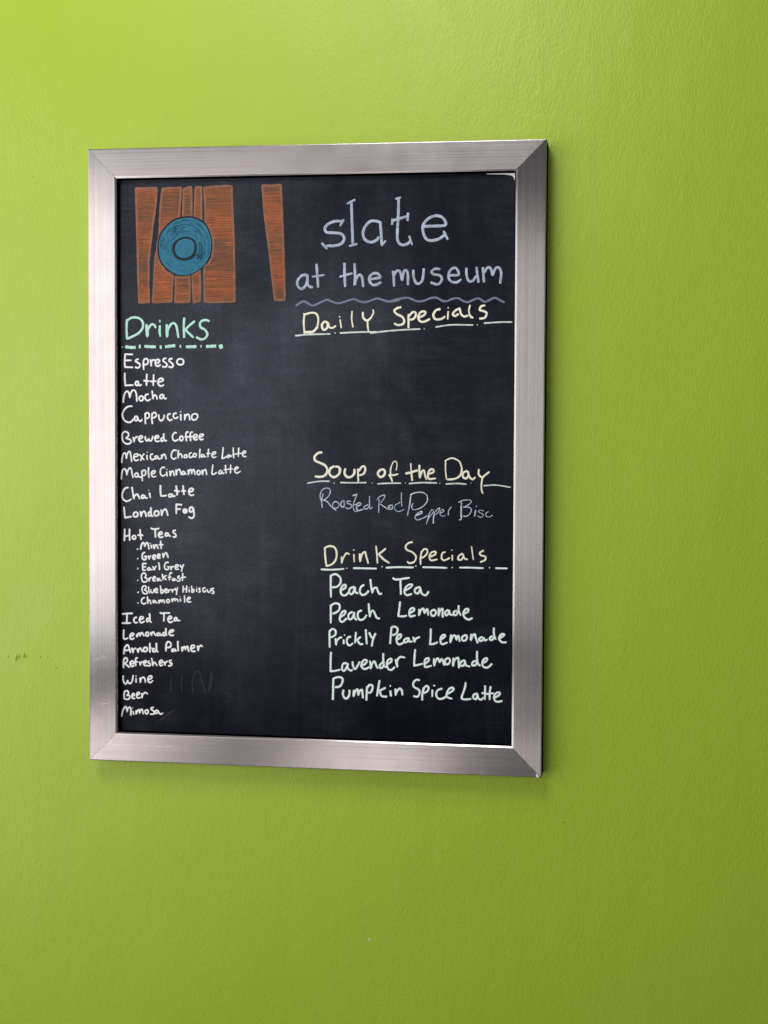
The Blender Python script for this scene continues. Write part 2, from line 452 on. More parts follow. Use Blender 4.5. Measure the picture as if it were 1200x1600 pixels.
     '27:-2807,-451 -2848,-457 -2883,-501 -2900,-563 -2884,-622 -2832,-652 -2784,-636 -2759,-618|27:-2748,-445 -2735,-520 *-2719,-615 -2706,-571 -2676,-547 -2655,-560 -2628,-614|27:-2573,-554 -2599,-575 -2594,-603 -2564,-600 -2553,-569|27:-2557,-561 -2535,-600 -2507,-599|27:-2478,-527 -2463,-597|22:-2488,-483 -2485,-486|27:-2308,-410 -2308,-484 *-2302,-566 -2265,-566 -2214,-560|27:-2151,-534 -2180,-554 -2172,-580 -2143,-574 -2132,-544|27:-2135,-536 -2119,-569 -2086,-564|27:-2068,-417 -2057,-482 -2052,-551|27:-2092,-484 -2020,-499|27:-1962,-411 -1957,-470 -1948,-545|27:-1988,-489 -1922,-490|27:-1870,-505 -1819,-489 -1808,-460 -1840,-451 -1870,-479 -1870,-525 -1843,-553 -1794,-545'),
    ('menu_writing', 'white chalk writing reading London Fog', 'white',
     '27:-2873,-737 -2865,-819 *-2856,-896 -2811,-888 -2760,-879|27:-2693,-812 -2723,-833 -2721,-871 -2688,-881 -2659,-857 -2663,-824 -2693,-812|27:-2618,-800 -2613,-836 *-2605,-875 -2594,-826 -2564,-797 -2543,-820 -2527,-874|27:-2457,-742 -2455,-803 -2445,-862 -2425,-864|27:-2463,-803 -2493,-819 -2493,-858 -2468,-863 -2449,-834|27:-2367,-789 -2400,-808 -2397,-852 -2367,-861 -2335,-837 -2340,-799 -2367,-789|27:-2297,-772 -2292,-811 *-2289,-855 -2276,-801 -2239,-761 -2212,-790 -2196,-854|27:-1983,-693 *-2066,-688 -2065,-757 -2065,-827|27:-2058,-762 -2001,-754|27:-1930,-757 -1955,-771 -1955,-800 -1930,-812 -1906,-801 -1906,-769 -1930,-757|45:-1941,-785 -1920,-785|27:-1840,-726 -1864,-749 -1859,-793 -1829,-793 -1810,-756 -1821,-730 -1840,-726|27:-1806,-738 -1796,-804 -1798,-864 -1829,-889 -1875,-872'),
    ('menu_writing', 'white chalk writing reading Hot Teas', 'white',
     '26:-2862,-1065 -2864,-1153 -2867,-1241|26:-2787,-1064 -2788,-1142 -2785,-1231|26:-2857,-1172 -2788,-1157|26:-2718,-1156 -2741,-1175 -2736,-1206 -2708,-1210 -2691,-1188 -2698,-1162 -2718,-1156|26:-2624,-1066 -2619,-1140 -2609,-1214|26:-2657,-1150 -2580,-1153|26:-2456,-1045 -2426,-1056 -2367,-1056 -2330,-1045|26:-2392,-1061 -2389,-1117 -2385,-1177|26:-2331,-1140 -2289,-1125 -2286,-1103 -2313,-1099 -2336,-1126 -2334,-1164 -2308,-1180 -2266,-1167|26:-2208,-1107 -2235,-1129 -2228,-1155 -2200,-1150 -2192,-1119|26:-2194,-1111 -2178,-1147 -2153,-1159|26:-2077,-1072 -2109,-1077 -2114,-1104 -2082,-1122 -2072,-1153 -2092,-1172 -2119,-1165'),
    ('menu_writing', 'white chalk writing reading Mint', 'white',
     '35:-2665,-1356 -2662,-1358|26:-2613,-1360 -2607,-1310 -2588,-1269 -2568,-1261 *-2550,-1317 -2537,-1280 -2516,-1260 -2499,-1280 -2486,-1358|26:-2456,-1293 -2447,-1339|21:-2467,-1269 -2465,-1271|26:-2417,-1288 -2412,-1321 *-2407,-1347 -2395,-1306 -2372,-1289 -2358,-1315 -2343,-1346|26:-2308,-1231 -2303,-1286 -2299,-1346|26:-2331,-1286 -2271,-1287'),
    ('menu_writing', 'white chalk writing reading Green', 'white',
     '29:-2662,-1498 -2660,-1500|26:-2550,-1404 -2583,-1423 -2593,-1471 -2578,-1507 -2544,-1511 -2528,-1484 *-2526,-1462 -2558,-1466|26:-2498,-1455 -2491,-1479 *-2486,-1505 -2479,-1474 -2457,-1449|26:-2425,-1477 -2389,-1467 -2389,-1445 -2412,-1441 -2430,-1468 -2420,-1499 -2385,-1500|26:-2351,-1462 -2320,-1452 -2320,-1430 -2343,-1429 -2356,-1457 -2346,-1483 -2311,-1483|26:-2274,-1415 -2269,-1446 *-2264,-1477 -2252,-1432 -2225,-1405 -2205,-1431 -2192,-1476'),
    ('menu_writing', 'white chalk writing reading Earl Grey', 'white',
     '33:-2661,-1645 -2659,-1647|23:-2529,-1569 *-2583,-1569 -2583,-1621 *-2580,-1670 -2538,-1667|23:-2579,-1621 -2537,-1617|23:-2484,-1628 -2509,-1643 -2505,-1663 -2477,-1661 -2469,-1638|23:-2472,-1632 -2459,-1658 -2428,-1653|23:-2428,-1610 -2413,-1633 *-2403,-1663 -2393,-1629 -2372,-1603|23:-2337,-1551 -2329,-1600 -2325,-1658|23:-2186,-1548 -2218,-1545 -2245,-1583 -2245,-1630 -2223,-1652 -2191,-1645 *-2179,-1611 -2206,-1610|23:-2153,-1602 -2149,-1628 *-2147,-1658 -2139,-1620 -2104,-1601|23:-2081,-1623 -2040,-1604 -2040,-1584 -2067,-1581 -2084,-1611 -2073,-1645 -2027,-1642|23:-2009,-1580 -1995,-1603 -1977,-1621|23:-1954,-1571 -1973,-1617 -1987,-1671'),
    ('menu_writing', 'white chalk writing reading Breakfast', 'white',
     '29:-2662,-1821 -2660,-1823|23:-2552,-1777 -2533,-1746 -2547,-1716 -2579,-1713 -2603,-1748 -2600,-1795 -2587,-1833 -2556,-1844 -2520,-1829 -2520,-1791 -2552,-1778|23:-2490,-1779 -2488,-1805 *-2485,-1831 -2476,-1792 -2449,-1770|23:-2426,-1803 -2393,-1787 -2389,-1765 -2412,-1761 -2426,-1788 -2422,-1821 -2385,-1825|23:-2340,-1783 -2361,-1798 -2352,-1818 -2331,-1809 -2325,-1785|23:-2324,-1787 -2315,-1813 -2294,-1816|23:-2280,-1723 -2276,-1765 -2269,-1806|23:-2217,-1738 -2255,-1764 -2219,-1805|23:-2132,-1703 -2153,-1697 -2168,-1723 -2171,-1763 -2171,-1804|23:-2191,-1767 -2145,-1762|23:-2102,-1779 -2123,-1791 -2118,-1811 -2097,-1808 -2089,-1786|23:-2087,-1786 -2077,-1804 -2063,-1800|23:-2015,-1745 -2041,-1750 -2041,-1770 -2011,-1783 -2011,-1809 -2038,-1821 -2053,-1815|23:-1969,-1701 -1969,-1759 -1973,-1812|23:-1996,-1771 -1922,-1757'),
    ('menu_writing', 'white chalk writing reading Blueberry Hibiscus', 'white',
     '31:-2657,-1997 -2654,-1999|22:-2561,-1957 -2531,-1934 -2540,-1903 -2578,-1907 -2595,-1939 -2588,-1983 -2567,-2013 -2525,-2015 -2516,-1984 -2558,-1960|22:-2494,-1911 -2491,-1959 -2483,-2006|22:-2460,-1953 -2457,-1986 -2437,-2000 -2416,-1985 -2410,-1948|22:-2394,-1973 -2358,-1958 -2364,-1936 -2390,-1942 -2396,-1973 -2379,-1996 -2347,-1989|22:-2310,-1891 -2306,-1944 -2302,-1997|22:-2302,-1966 -2278,-1951 -2266,-1982 -2287,-2005 -2302,-1999|22:-2241,-1970 -2209,-1955 -2214,-1938 -2239,-1945 -2244,-1976 -2224,-1993 -2201,-1986|22:-2189,-1949 -2187,-1969 *-2183,-1989 -2175,-1960 -2145,-1945|22:-2132,-1942 -2129,-1968 *-2126,-1987 -2118,-1959 -2094,-1939|22:-2083,-1925 -2074,-1953 -2057,-1961|22:-2046,-1913 -2057,-1961 -2063,-2019|22:-1960,-1889 -1960,-1942 -1962,-1984|22:-1908,-1885 -1908,-1935 -1914,-1983|22:-1960,-1939 -1908,-1931|22:-1870,-1940 -1868,-1976|17:-1874,-1911 -1873,-1914|22:-1834,-1886 -1828,-1934 -1828,-1981|22:-1826,-1950 -1802,-1935 -1796,-1964 -1817,-1984 -1827,-1978|22:-1756,-1929 -1754,-1968|17:-1756,-1900 -1755,-1902|22:-1702,-1917 -1723,-1926 -1705,-1948 -1701,-1967 -1725,-1977|22:-1625,-1910 -1654,-1916 -1660,-1947 -1643,-1972 -1619,-1960 *-1617,-1942|22:-1594,-1931 -1586,-1962 -1565,-1975 -1545,-1955 -1537,-1919|22:-1491,-1916 -1518,-1918 -1518,-1944 -1494,-1960 -1496,-1988 -1525,-1987'),
    ('menu_writing', 'white chalk writing reading Chamomile', 'white',
     '29:-2657,-2155 -2654,-2157|23:-2554,-2076 -2584,-2085 -2604,-2122 -2590,-2158 -2564,-2168 -2537,-2153|23:-2512,-2061 -2509,-2109 *-2508,-2162 -2498,-2119 -2479,-2108 -2466,-2130 -2456,-2166|23:-2406,-2108 -2426,-2123 -2419,-2145 -2399,-2139 -2389,-2115|23:-2389,-2114 -2380,-2141 -2356,-2144|23:-2336,-2107 -2333,-2127 *-2330,-2152 -2319,-2118 -2302,-2103 *-2293,-2135 -2279,-2111 -2264,-2105 -2249,-2150|23:-2195,-2093 -2216,-2108 -2212,-2133 -2189,-2140 -2171,-2123 -2178,-2100 -2195,-2093|23:-2137,-2080 -2132,-2106 *-2126,-2128 -2116,-2094 -2092,-2079 *-2084,-2113 -2071,-2090 -2051,-2090 -2038,-2126|23:-2006,-2081 -2000,-2117|19:-2011,-2046 -2010,-2049|23:-1942,-2032 -1939,-2079 -1937,-2130|23:-1894,-2095 -1859,-2074 -1853,-2058 -1879,-2058 -1898,-2084 -1889,-2122 -1842,-2122'),
    ('menu_writing', 'white chalk writing reading Iced Tea', 'white',
     '26:-2902,-2326 -2824,-2317 -2742,-2312|26:-2829,-2321 -2829,-2388 -2835,-2450|26:-2902,-2461 -2835,-2461 -2769,-2455|26:-2680,-2372 -2708,-2377 -2723,-2409 -2713,-2440 -2691,-2451 -2663,-2443|26:-2629,-2402 -2583,-2386 -2580,-2363 -2611,-2360 -2632,-2388 -2629,-2428 -2601,-2447 -2554,-2424|26:-2487,-2379 -2515,-2387 -2525,-2414 -2507,-2430 -2484,-2408|26:-2479,-2310 -2475,-2360 -2471,-2417 -2450,-2438|26:-2317,-2292 -2290,-2301 -2225,-2295 -2168,-2294|26:-2255,-2300 -2255,-2355 -2258,-2415|26:-2194,-2391 -2144,-2371 -2144,-2345 -2171,-2345 -2194,-2377 -2184,-2418 -2157,-2431 -2114,-2413|26:-2066,-2357 -2096,-2372 -2096,-2401 -2073,-2404 -2060,-2374|26:-2061,-2362 -2046,-2400 -2011,-2401'),
    ('menu_writing', 'white chalk writing reading Lemonade', 'white',
     '26:-2879,-2562 -2883,-2637 *-2879,-2699 -2850,-2695 -2812,-2680|26:-2778,-2653 -2733,-2637 -2728,-2615 -2755,-2611 -2781,-2639 -2778,-2680 -2755,-2698 -2718,-2680|26:-2676,-2624 -2676,-2641 *-2671,-2663 -2659,-2621 -2636,-2604 *-2626,-2647 -2609,-2603 -2592,-2598 -2564,-2645|26:-2512,-2586 -2537,-2604 -2533,-2635 -2507,-2642 -2490,-2617 -2495,-2595 -2512,-2586|26:-2458,-2585 -2453,-2616 *-2452,-2633 -2441,-2601 -2418,-2579 -2404,-2605 -2384,-2636|26:-2337,-2591 -2365,-2606 -2359,-2631 -2329,-2625 -2321,-2601|26:-2321,-2596 -2313,-2625 -2292,-2626|26:-2239,-2584 -2263,-2589 -2278,-2616 -2255,-2633 -2233,-2608|26:-2226,-2522 -2226,-2572 -2216,-2629|26:-2174,-2585 -2124,-2570 -2109,-2548 -2142,-2544 -2174,-2576 -2174,-2609 -2152,-2625 -2109,-2621'),
    ('menu_writing', 'white chalk writing reading Arnold Palmer', 'white',
     '27:-2879,-2919 -2868,-2841 -2838,-2792 -2812,-2786 -2792,-2839 -2775,-2897|27:-2868,-2869 -2792,-2858|27:-2752,-2829 -2746,-2860 *-2734,-2896 -2730,-2854 -2694,-2827|27:-2670,-2836 -2665,-2869 *-2655,-2889 -2648,-2848 -2621,-2826 -2607,-2851 -2588,-2876|27:-2543,-2812 -2570,-2833 -2568,-2870 -2537,-2874 -2514,-2848 -2522,-2817 -2543,-2812|27:-2474,-2749 -2477,-2819 -2474,-2884|17:-2459,-2815 -2438,-2825|27:-2399,-2828 -2431,-2837 -2425,-2871 -2399,-2871 -2378,-2845|27:-2376,-2747 -2373,-2806 -2368,-2861 -2350,-2875|27:-2220,-2748 -2226,-2802 -2226,-2860|27:-2224,-2752 -2195,-2720 -2159,-2733 -2148,-2772 -2168,-2800 -2212,-2807|27:-2111,-2823 -2137,-2840 -2129,-2860 -2102,-2854 -2094,-2829|27:-2092,-2822 -2080,-2853 -2065,-2850|27:-2042,-2710 -2042,-2775 -2036,-2850|27:-1979,-2792 -1979,-2823 *-1975,-2854 -1962,-2806 -1939,-2785 *-1927,-2830 -1913,-2793 -1893,-2784 -1876,-2856|26:-1839,-2813 -1792,-2796 -1792,-2765 -1824,-2765 -1845,-2802 -1833,-2844 -1801,-2854 -1778,-2845|26:-1744,-2769 -1738,-2800 *-1732,-2841 -1719,-2788 -1692,-2762 -1666,-2776'),
    ('menu_writing', 'white chalk writing reading Refreshers', 'white',
     '26:-2879,-2999 -2885,-3064 -2883,-3129|26:-2877,-2997 -2854,-2976 -2827,-2990 -2823,-3018 -2842,-3044 -2866,-3058 *-2837,-3079 -2795,-3115|26:-2773,-3066 -2725,-3054 -2734,-3023 -2767,-3030 -2781,-3061 -2761,-3103 -2720,-3087|26:-2665,-2977 -2686,-2972 -2697,-3014 -2694,-3090|26:-2715,-3037 -2661,-3030|25:-2636,-3031 -2630,-3057 *-2625,-3082 -2616,-3045 -2580,-3024|25:-2564,-3049 -2528,-3032 -2538,-3012 -2564,-3024 -2570,-3061 -2549,-3086 -2517,-3076|25:-2480,-3016 -2501,-3022 -2495,-3045 -2465,-3058 -2474,-3084 -2507,-3087|25:-2449,-2971 -2436,-3029 *-2428,-3082 -2420,-3045 -2399,-3030 -2388,-3044 -2362,-3080|25:-2322,-3043 -2280,-3025 -2286,-2999 -2316,-3006 -2328,-3043 -2307,-3079 -2275,-3063|25:-2255,-3021 -2247,-3046 *-2243,-3071 -2235,-3035 -2203,-3008|25:-2142,-2995 -2172,-3002 -2166,-3027 -2136,-3043 -2146,-3069 -2189,-3078'),
    ('menu_writing', 'white chalk writing reading Wine', 'white',
     '24:-2887,-3245 -2892,-3295 -2875,-3345 -2848,-3367 -2829,-3342 *-2821,-3310 -2809,-3344 -2781,-3358 -2750,-3323 -2733,-3232|24:-2689,-3277 -2689,-3337|23:-2689,-3242 -2687,-3244|24:-2628,-3265 -2624,-3303 *-2622,-3341 -2614,-3295 -2587,-3260 -2558,-3271 -2543,-3335|24:-2502,-3291 -2459,-3276 -2442,-3251 -2463,-3232 -2490,-3247 -2507,-3287 -2490,-3329 -2459,-3330 -2427,-3303'),
    ('menu_writing', 'white chalk writing reading Beer', 'white',
     '24:-2870,-3485 -2875,-3525 -2873,-3583|24:-2871,-3485 -2840,-3466 -2812,-3480 -2808,-3511 -2832,-3535|24:-2830,-3536 -2792,-3540 -2788,-3570 -2811,-3593 -2848,-3592 -2876,-3585|24:-2743,-3545 -2717,-3530 -2721,-3506 -2743,-3511 -2755,-3545 -2739,-3579 -2705,-3576|24:-2681,-3535 -2638,-3508 -2638,-3488 -2664,-3489 -2681,-3523 -2668,-3569 -2622,-3561|24:-2599,-3502 -2600,-3541 *-2599,-3566 -2585,-3520 -2550,-3485 -2510,-3504'),
    ('menu_writing', 'white chalk writing reading Mimosa', 'white',
     '24:-2915,-3852 -2903,-3789 -2876,-3726 -2848,-3705 -2836,-3731 *-2832,-3781 -2818,-3736 -2788,-3711 -2771,-3737 -2772,-3831|24:-2737,-3769 -2728,-3818|19:-2743,-3721 -2741,-3723|24:-2687,-3760 -2691,-3790 *-2690,-3812 -2669,-3762 -2645,-3746 *-2633,-3799 -2623,-3750 -2596,-3741 -2579,-3805|24:-2525,-3743 -2549,-3758 -2544,-3792 -2521,-3803 -2501,-3776 -2506,-3750 -2525,-3743|24:-2418,-3703 -2449,-3708 -2458,-3731 -2426,-3750 -2407,-3781 -2426,-3804 -2470,-3803|24:-2363,-3741 -2392,-3756 -2392,-3787 -2368,-3790 -2349,-3763 -2356,-3745|24:-2354,-3745 -2330,-3785 -2303,-3800 -2275,-3782'),
    ('title_writing', 'pale blue chalk title reading slate in tall serifed letters', 'blue',
     '39:405,3414 310,3415 210,3374 167,3316 193,3260 293,3251 397,3238 453,3178 415,3098 311,3066 193,3067|34:440,3435 390,3350|34:124,3102 197,3023|39:555,3679 566,3411 579,3084|32:494,3663 606,3718|32:531,3060 640,3087|39:988,3385 914,3411 831,3404 754,3325 729,3225 763,3144 846,3110 923,3134 958,3177|39:979,3394 992,3255 1004,3088|30:1001,3063 1059,3127|39:1246,3710 1242,3485 1231,3268 1234,3138 1284,3071 1361,3073 1420,3116|39:1157,3411 1367,3471|29:1204,3719 1275,3741|34:1157,3436 1152,3359|37:1384,3513 1378,3411|32:1403,3188 1446,3069|39:1615,3326 1785,3327 1926,3339 *1920,3408 1869,3456 1784,3473 1686,3437 1610,3355 1602,3263 1636,3166 1701,3124 1820,3139 1910,3193|35:1904,3248 1962,3137'),
    ('title_writing', 'pale blue chalk writing reading at the museum', 'blue',
     '37:-97,2647 -162,2648 -228,2586 -241,2521 -209,2464 -164,2455 -113,2507 -93,2578|37:-90,2647 -87,2533 -63,2487 -16,2473|37:44,2802 55,2662 69,2475|29:-14,2626 162,2649|37:457,2811 460,2658 467,2479|29:389,2622 571,2668|37:606,2803 613,2656 *610,2497 630,2591 680,2647 718,2604 734,2476|37:847,2583 927,2595 984,2608 950,2657 886,2664 829,2616 830,2551 874,2501 934,2505 991,2534|35:1170,2690 1181,2592 1186,2479|35:1182,2621 1217,2690 1269,2689 *1303,2565 1324,2677 1357,2706 1387,2648 1388,2499|35:1465,2702 1471,2604 1506,2524 1557,2516 1601,2574 1618,2722|35:1850,2718 1780,2720 1729,2680 1763,2644 1843,2629 1880,2586 1859,2524 1807,2500 1722,2527|35:1993,2628 2114,2631 *2121,2670 2084,2727 2033,2725 1985,2671 1978,2592 2020,2537 2093,2526 2156,2566|35:2233,2723 2238,2625 2268,2546 2326,2546 2370,2610|35:2379,2736 2391,2638 2410,2527|35:2471,2728 2479,2623 2487,2529|35:2490,2659 2536,2727 2580,2720 *2610,2622 2652,2719 2703,2725 2733,2650 2719,2510'),
    ('wavy_line', 'dull blue chalk wave under at the museum', 'wave',
     '29:-258,2210 -157,2270 -89,2246 -15,2211 59,2232 193,2291 260,2270 368,2239 461,2262 595,2297 675,2267 755,2252 835,2272 941,2304 1021,2284 1087,2264 1154,2260 1273,2283|29:1130,2264 1263,2299 1382,2312 1441,2294 1529,2260 1618,2267 1720,2305 1809,2310 1882,2269 1956,2260 2029,2290 2116,2302 2175,2270 2248,2244 2306,2262 2379,2293 2430,2289 2496,2248 2554,2265 2641,2303 2714,2271 2779,2238'),
    ('heading_writing', 'cream chalk heading reading Daily Specials', 'cream',
     '28:-132,2091 -143,1967 -131,1810|8:-156,2097 -132,2084|28:-123,2084 -35,2106 39,2094 73,2018 60,1900|36:60,1900 -7,1835 -112,1827|33:208,1965 167,1978 130,1939 137,1877 174,1861 212,1906 208,1958|26:217,1965 241,1897 288,1889 332,1916|22:395,2003 412,1889|20:384,2053 391,2037|22:571,2122 566,2015 586,1898|32:729,2108 739,2027 796,1992 853,2033|24:853,2033 886,2104 879,2146|26:799,1982 803,1910 813,1843|31:1286,2179 1230,2164 1191,2126 1230,2080 1305,2042 1336,1989 1317,1939 1246,1924 1192,1948|29:1398,2075 1399,1981 1399,1886|31:1409,2054 1453,2102 1494,2106 1507,2064 1473,2014 1427,1999|31:1557,2033 1623,2063 1646,2106 1603,2116 1564,2094 1541,2026 1573,1975 1632,1972 1706,2007|34:1855,2148 1796,2130 1761,2070 1782,2012 1833,2000|31:1833,2000 1887,2012 1925,2042|24:1974,2114 1969,2005|18:1974,2170 1975,2160|31:2145,2156 2082,2129 2042,2076 2075,2049 2122,2076|30:2143,2151 2159,2083 2203,2042 2261,2055|23:2289,2203 2274,2128 2282,2067|30:2282,2067 2303,2037 2330,2025|30:2501,2197 2450,2184 2428,2134 2478,2119 2529,2088 2502,2024 2429,2009'),
    ('dashed_underline', 'chalk dash and dot line under Daily Specials', 'pale',
     '22:-264,1778 -61,1794 246,1801|16:315,1821 326,1808|22:396,1814 663,1825 934,1828|16:979,1836 982,1832|21:845,1811 1088,1839 1322,1856 1570,1866|20:1628,1870 1631,1867|21:1795,1894 2019,1923 2334,1920|20:2394,1925 2398,1920|21:2495,1945 2709,1958 2895,1960'),
    ('heading_writing', 'cream chalk heading reading Soup of the Day', 'cream',
     '34:131,92 76,82 26,32 32,-24 106,-60 182,-97 214,-164 183,-236 107,-262 33,-255|34:315,-108 261,-139 242,-201 278,-254 335,-259 389,-212 402,-150 379,-116 337,-110|34:480,-143 470,-211 515,-262 575,-251 613,-204 615,-148|25:666,-141 670,-234 674,-330|30:682,-172 720,-116 757,-102 777,-140 762,-196 726,-225 691,-231|34:1038,-144 993,-157 962,-206 993,-253 1041,-240 1066,-193 1053,-153 1028,-142|16:1228,-155 1241,-81 1225,-29 1184,-42 1156,-106|21:1156,-106 1145,-168 1151,-217|25:1129,-227 1160,-278 1173,-317|27:1122,-223 1191,-226 1257,-209|19:1442,-56 1451,-183|28:1451,-183 1465,-300|31:1372,-200 1439,-186 1538,-155|28:1569,-81 1570,-182 *1577,-262 1603,-175 1636,-156 1653,-222 1674,-284|28:1697,-208 1776,-176 1768,-139 1722,-146 1695,-208 1713,-274 1804,-266|19:1949,-20 1950,-151 1965,-278|22:1942,-16 1998,15 2067,23 2151,-25 2188,-121|28:2188,-121 2169,-210 2097,-266 1979,-282|28:2256,-155 2210,-182 2204,-241 2250,-262 2281,-213 2270,-164|28:2273,-161 2298,-240 2344,-274 2382,-245|27:2432,-132 2430,-201 2478,-245 2520,-214 2579,-168|23:2485,-252 2472,-337 2473,-419 2490,-471'),
    ('dashed_underline', 'chalk dash and dot line under Soup of the Day', 'pale',
     '20:-78,-355 94,-327 246,-324|15:310,-346 319,-356|20:411,-341 601,-342 790,-337|15:877,-341 881,-344|20:960,-354 1129,-343 1296,-340|15:1366,-336 1369,-338|21:1419,-346 1595,-330 1825,-332|15:1866,-336 1869,-338|21:1958,-346 2111,-336 2250,-344|15:2318,-327 2322,-329|18:2507,-363 2680,-353 2887,-381'),
    ('menu_writing', 'thin faded chalk writing reading Roasted Red Pepper Bisc', 'faint',
     '15:141,-711 132,-614 152,-506|15:132,-632 108,-539 130,-464 187,-425 247,-436 259,-480 229,-544 164,-599|15:155,-599 212,-619 283,-700 349,-745|15:390,-652 354,-620 309,-630 292,-682 319,-716 376,-698 394,-658|19:455,-599 422,-628 416,-678 450,-695 471,-653|15:467,-604 467,-674 479,-697|15:562,-611 517,-610 509,-636 562,-655 580,-684 535,-717 491,-708|23:594,-528 621,-519 656,-510|11:656,-512 627,-579 598,-684 628,-756 669,-746|11:604,-663 663,-648|20:659,-683 710,-656 695,-627 659,-648 648,-706 675,-744 746,-722|15:816,-658 772,-678 760,-711 799,-719 832,-681|15:840,-536 840,-623 844,-715 881,-692|16:981,-575 979,-679 976,-769|13:946,-590 981,-543 1061,-513 1055,-559 1007,-627|12:999,-644 1052,-678 1111,-717|15:1176,-659 1137,-662 1119,-694 1137,-721 1179,-705 1176,-665|12:1111,-679 1152,-697|10:1281,-623 1219,-658 1208,-710 1252,-748 1311,-738 1346,-711|13:1310,-479 1308,-571 1317,-672|23:1283,-614 1286,-617|17:1445,-517 1434,-627 1399,-802|16:1439,-508 1509,-476 1614,-469 1684,-509|14:1684,-509 1687,-589 1627,-670 1533,-715 1477,-713 1460,-673 1480,-629|19:1528,-800 1602,-771 1607,-743 1569,-757 1525,-792|13:1525,-792 1507,-833 1546,-865 1628,-837 1686,-805|17:1718,-772 1698,-853 1675,-925|10:1721,-772 1750,-717 1782,-734 1744,-795 1712,-828|16:1794,-751 1779,-829 1777,-912|12:1799,-760 1831,-710 1869,-692 1849,-748 1805,-792|10:1874,-765 1928,-737 1916,-709 1880,-736 1875,-785 1919,-808 1954,-792|13:1994,-792 2000,-723 2038,-673|23:2185,-608 2180,-720 2184,-835|16:2152,-856 2184,-849|16:2141,-606 2219,-573 2310,-572|15:2310,-572 2326,-598 2278,-642 2211,-678|14:2211,-674 2287,-673 2328,-707 2307,-768 2256,-803 2212,-800|16:2392,-712 2374,-800|14:2402,-653 2404,-662|11:2507,-724 2460,-713 2431,-734 2469,-756 2502,-779 2470,-817 2420,-797|11:2573,-734 2541,-755 2541,-793 2585,-810 2634,-783'),
    ('heading_writing', 'cream chalk heading reading Drink Specials', 'cream',
     '28:180,-1290 186,-1424 206,-1558|28:182,-1288 249,-1264 323,-1282 355,-1359 343,-1458 288,-1525 215,-1554|23:430,-1416 430,-1463 *432,-1506 453,-1440 497,-1365 545,-1377|23:611,-1379 618,-1488|25:608,-1313 610,-1317|27:699,-1368 700,-1427 *705,-1480 727,-1386 773,-1339 798,-1413 824,-1502|24:939,-1253 952,-1373 961,-1499|27:1081,-1285 1023,-1335 973,-1370|30:979,-1369 1046,-1437 1132,-1491|25:1473,-1187 1419,-1199 1375,-1245 1392,-1297 1474,-1333 1527,-1395 1502,-1467 1435,-1490 1400,-1469|25:1607,-1320 1593,-1414 1594,-1508|25:1608,-1328 1645,-1285 1688,-1291 1688,-1343 1642,-1397 1610,-1407|25:1736,-1391 1801,-1362 1814,-1323 1764,-1324 1725,-1377 1744,-1443 1836,-1428|25:1954,-1318 1911,-1339 1900,-1406 1937,-1440 2016,-1406|21:2055,-1364 2057,-1437|19:2049,-1291 2050,-1296|25:2201,-1337 2148,-1376 2143,-1422 2188,-1427 2213,-1382|25:2211,-1348 2232,-1407 2275,-1420|18:2333,-1236 2347,-1332 2362,-1425|25:2504,-1290 2454,-1323 2468,-1357 2532,-1376 2532,-1422 2462,-1456'),
    ('dashed_underline', 'chalk dash and dot line under Drink Specials', 'mintwhite',
     '26:126,-1605 289,-1606 464,-1592|22:506,-1578 508,-1582|26:606,-1577 770,-1577 944,-1577|22:1027,-1546 1029,-1550|26:1091,-1562 1273,-1550 1489,-1551|21:1524,-1528 1527,-1531|25:1625,-1545 1797,-1544 1979,-1548|20:2055,-1539 2057,-1544|25:2163,-1539 2328,-1538 2505,-1542|20:2594,-1532 2597,-1536|25:2684,-1538 2851,-1539'),
    ('menu_writing', 'pale mint chalk writing reading Peach Tea', 'mintwhite',
     '30:270,-1694 270,-1847 274,-2005|30:273,-1690 341,-1670 410,-1719 413,-1796 363,-1852 295,-1861|30:431,-1900 489,-1864 489,-1825 452,-1832 419,-1893 431,-1960 485,-1977 532,-1935|30:616,-1850 559,-1872 542,-1930 578,-1957 610,-1917 624,-1861|30:630,-1854 634,-1923 673,-1941|30:762,-1819 722,-1845 701,-1908 730,-1960 784,-1952 831,-1905|29:857,-1738 869,-1835 *885,-1929 907,-1869 947,-1854 968,-1902 992,-1944 1025,-1936|29:1189,-1710 1236,-1730 1335,-1717 1430,-1701|29:1300,-1729 1304,-1840 1308,-1941|29:1367,-1887 1438,-1847 1473,-1804 1434,-1798 1380,-1838 1360,-1908 1395,-1953 1467,-1933|29:1582,-1830 1521,-1856 1514,-1909 1561,-1922 1589,-1868|29:1589,-1837 1613,-1921 1673,-1947 1712,-1896'),
    ('menu_writing', 'pale mint chalk writing reading Peach Lemonade', 'mintwhite',
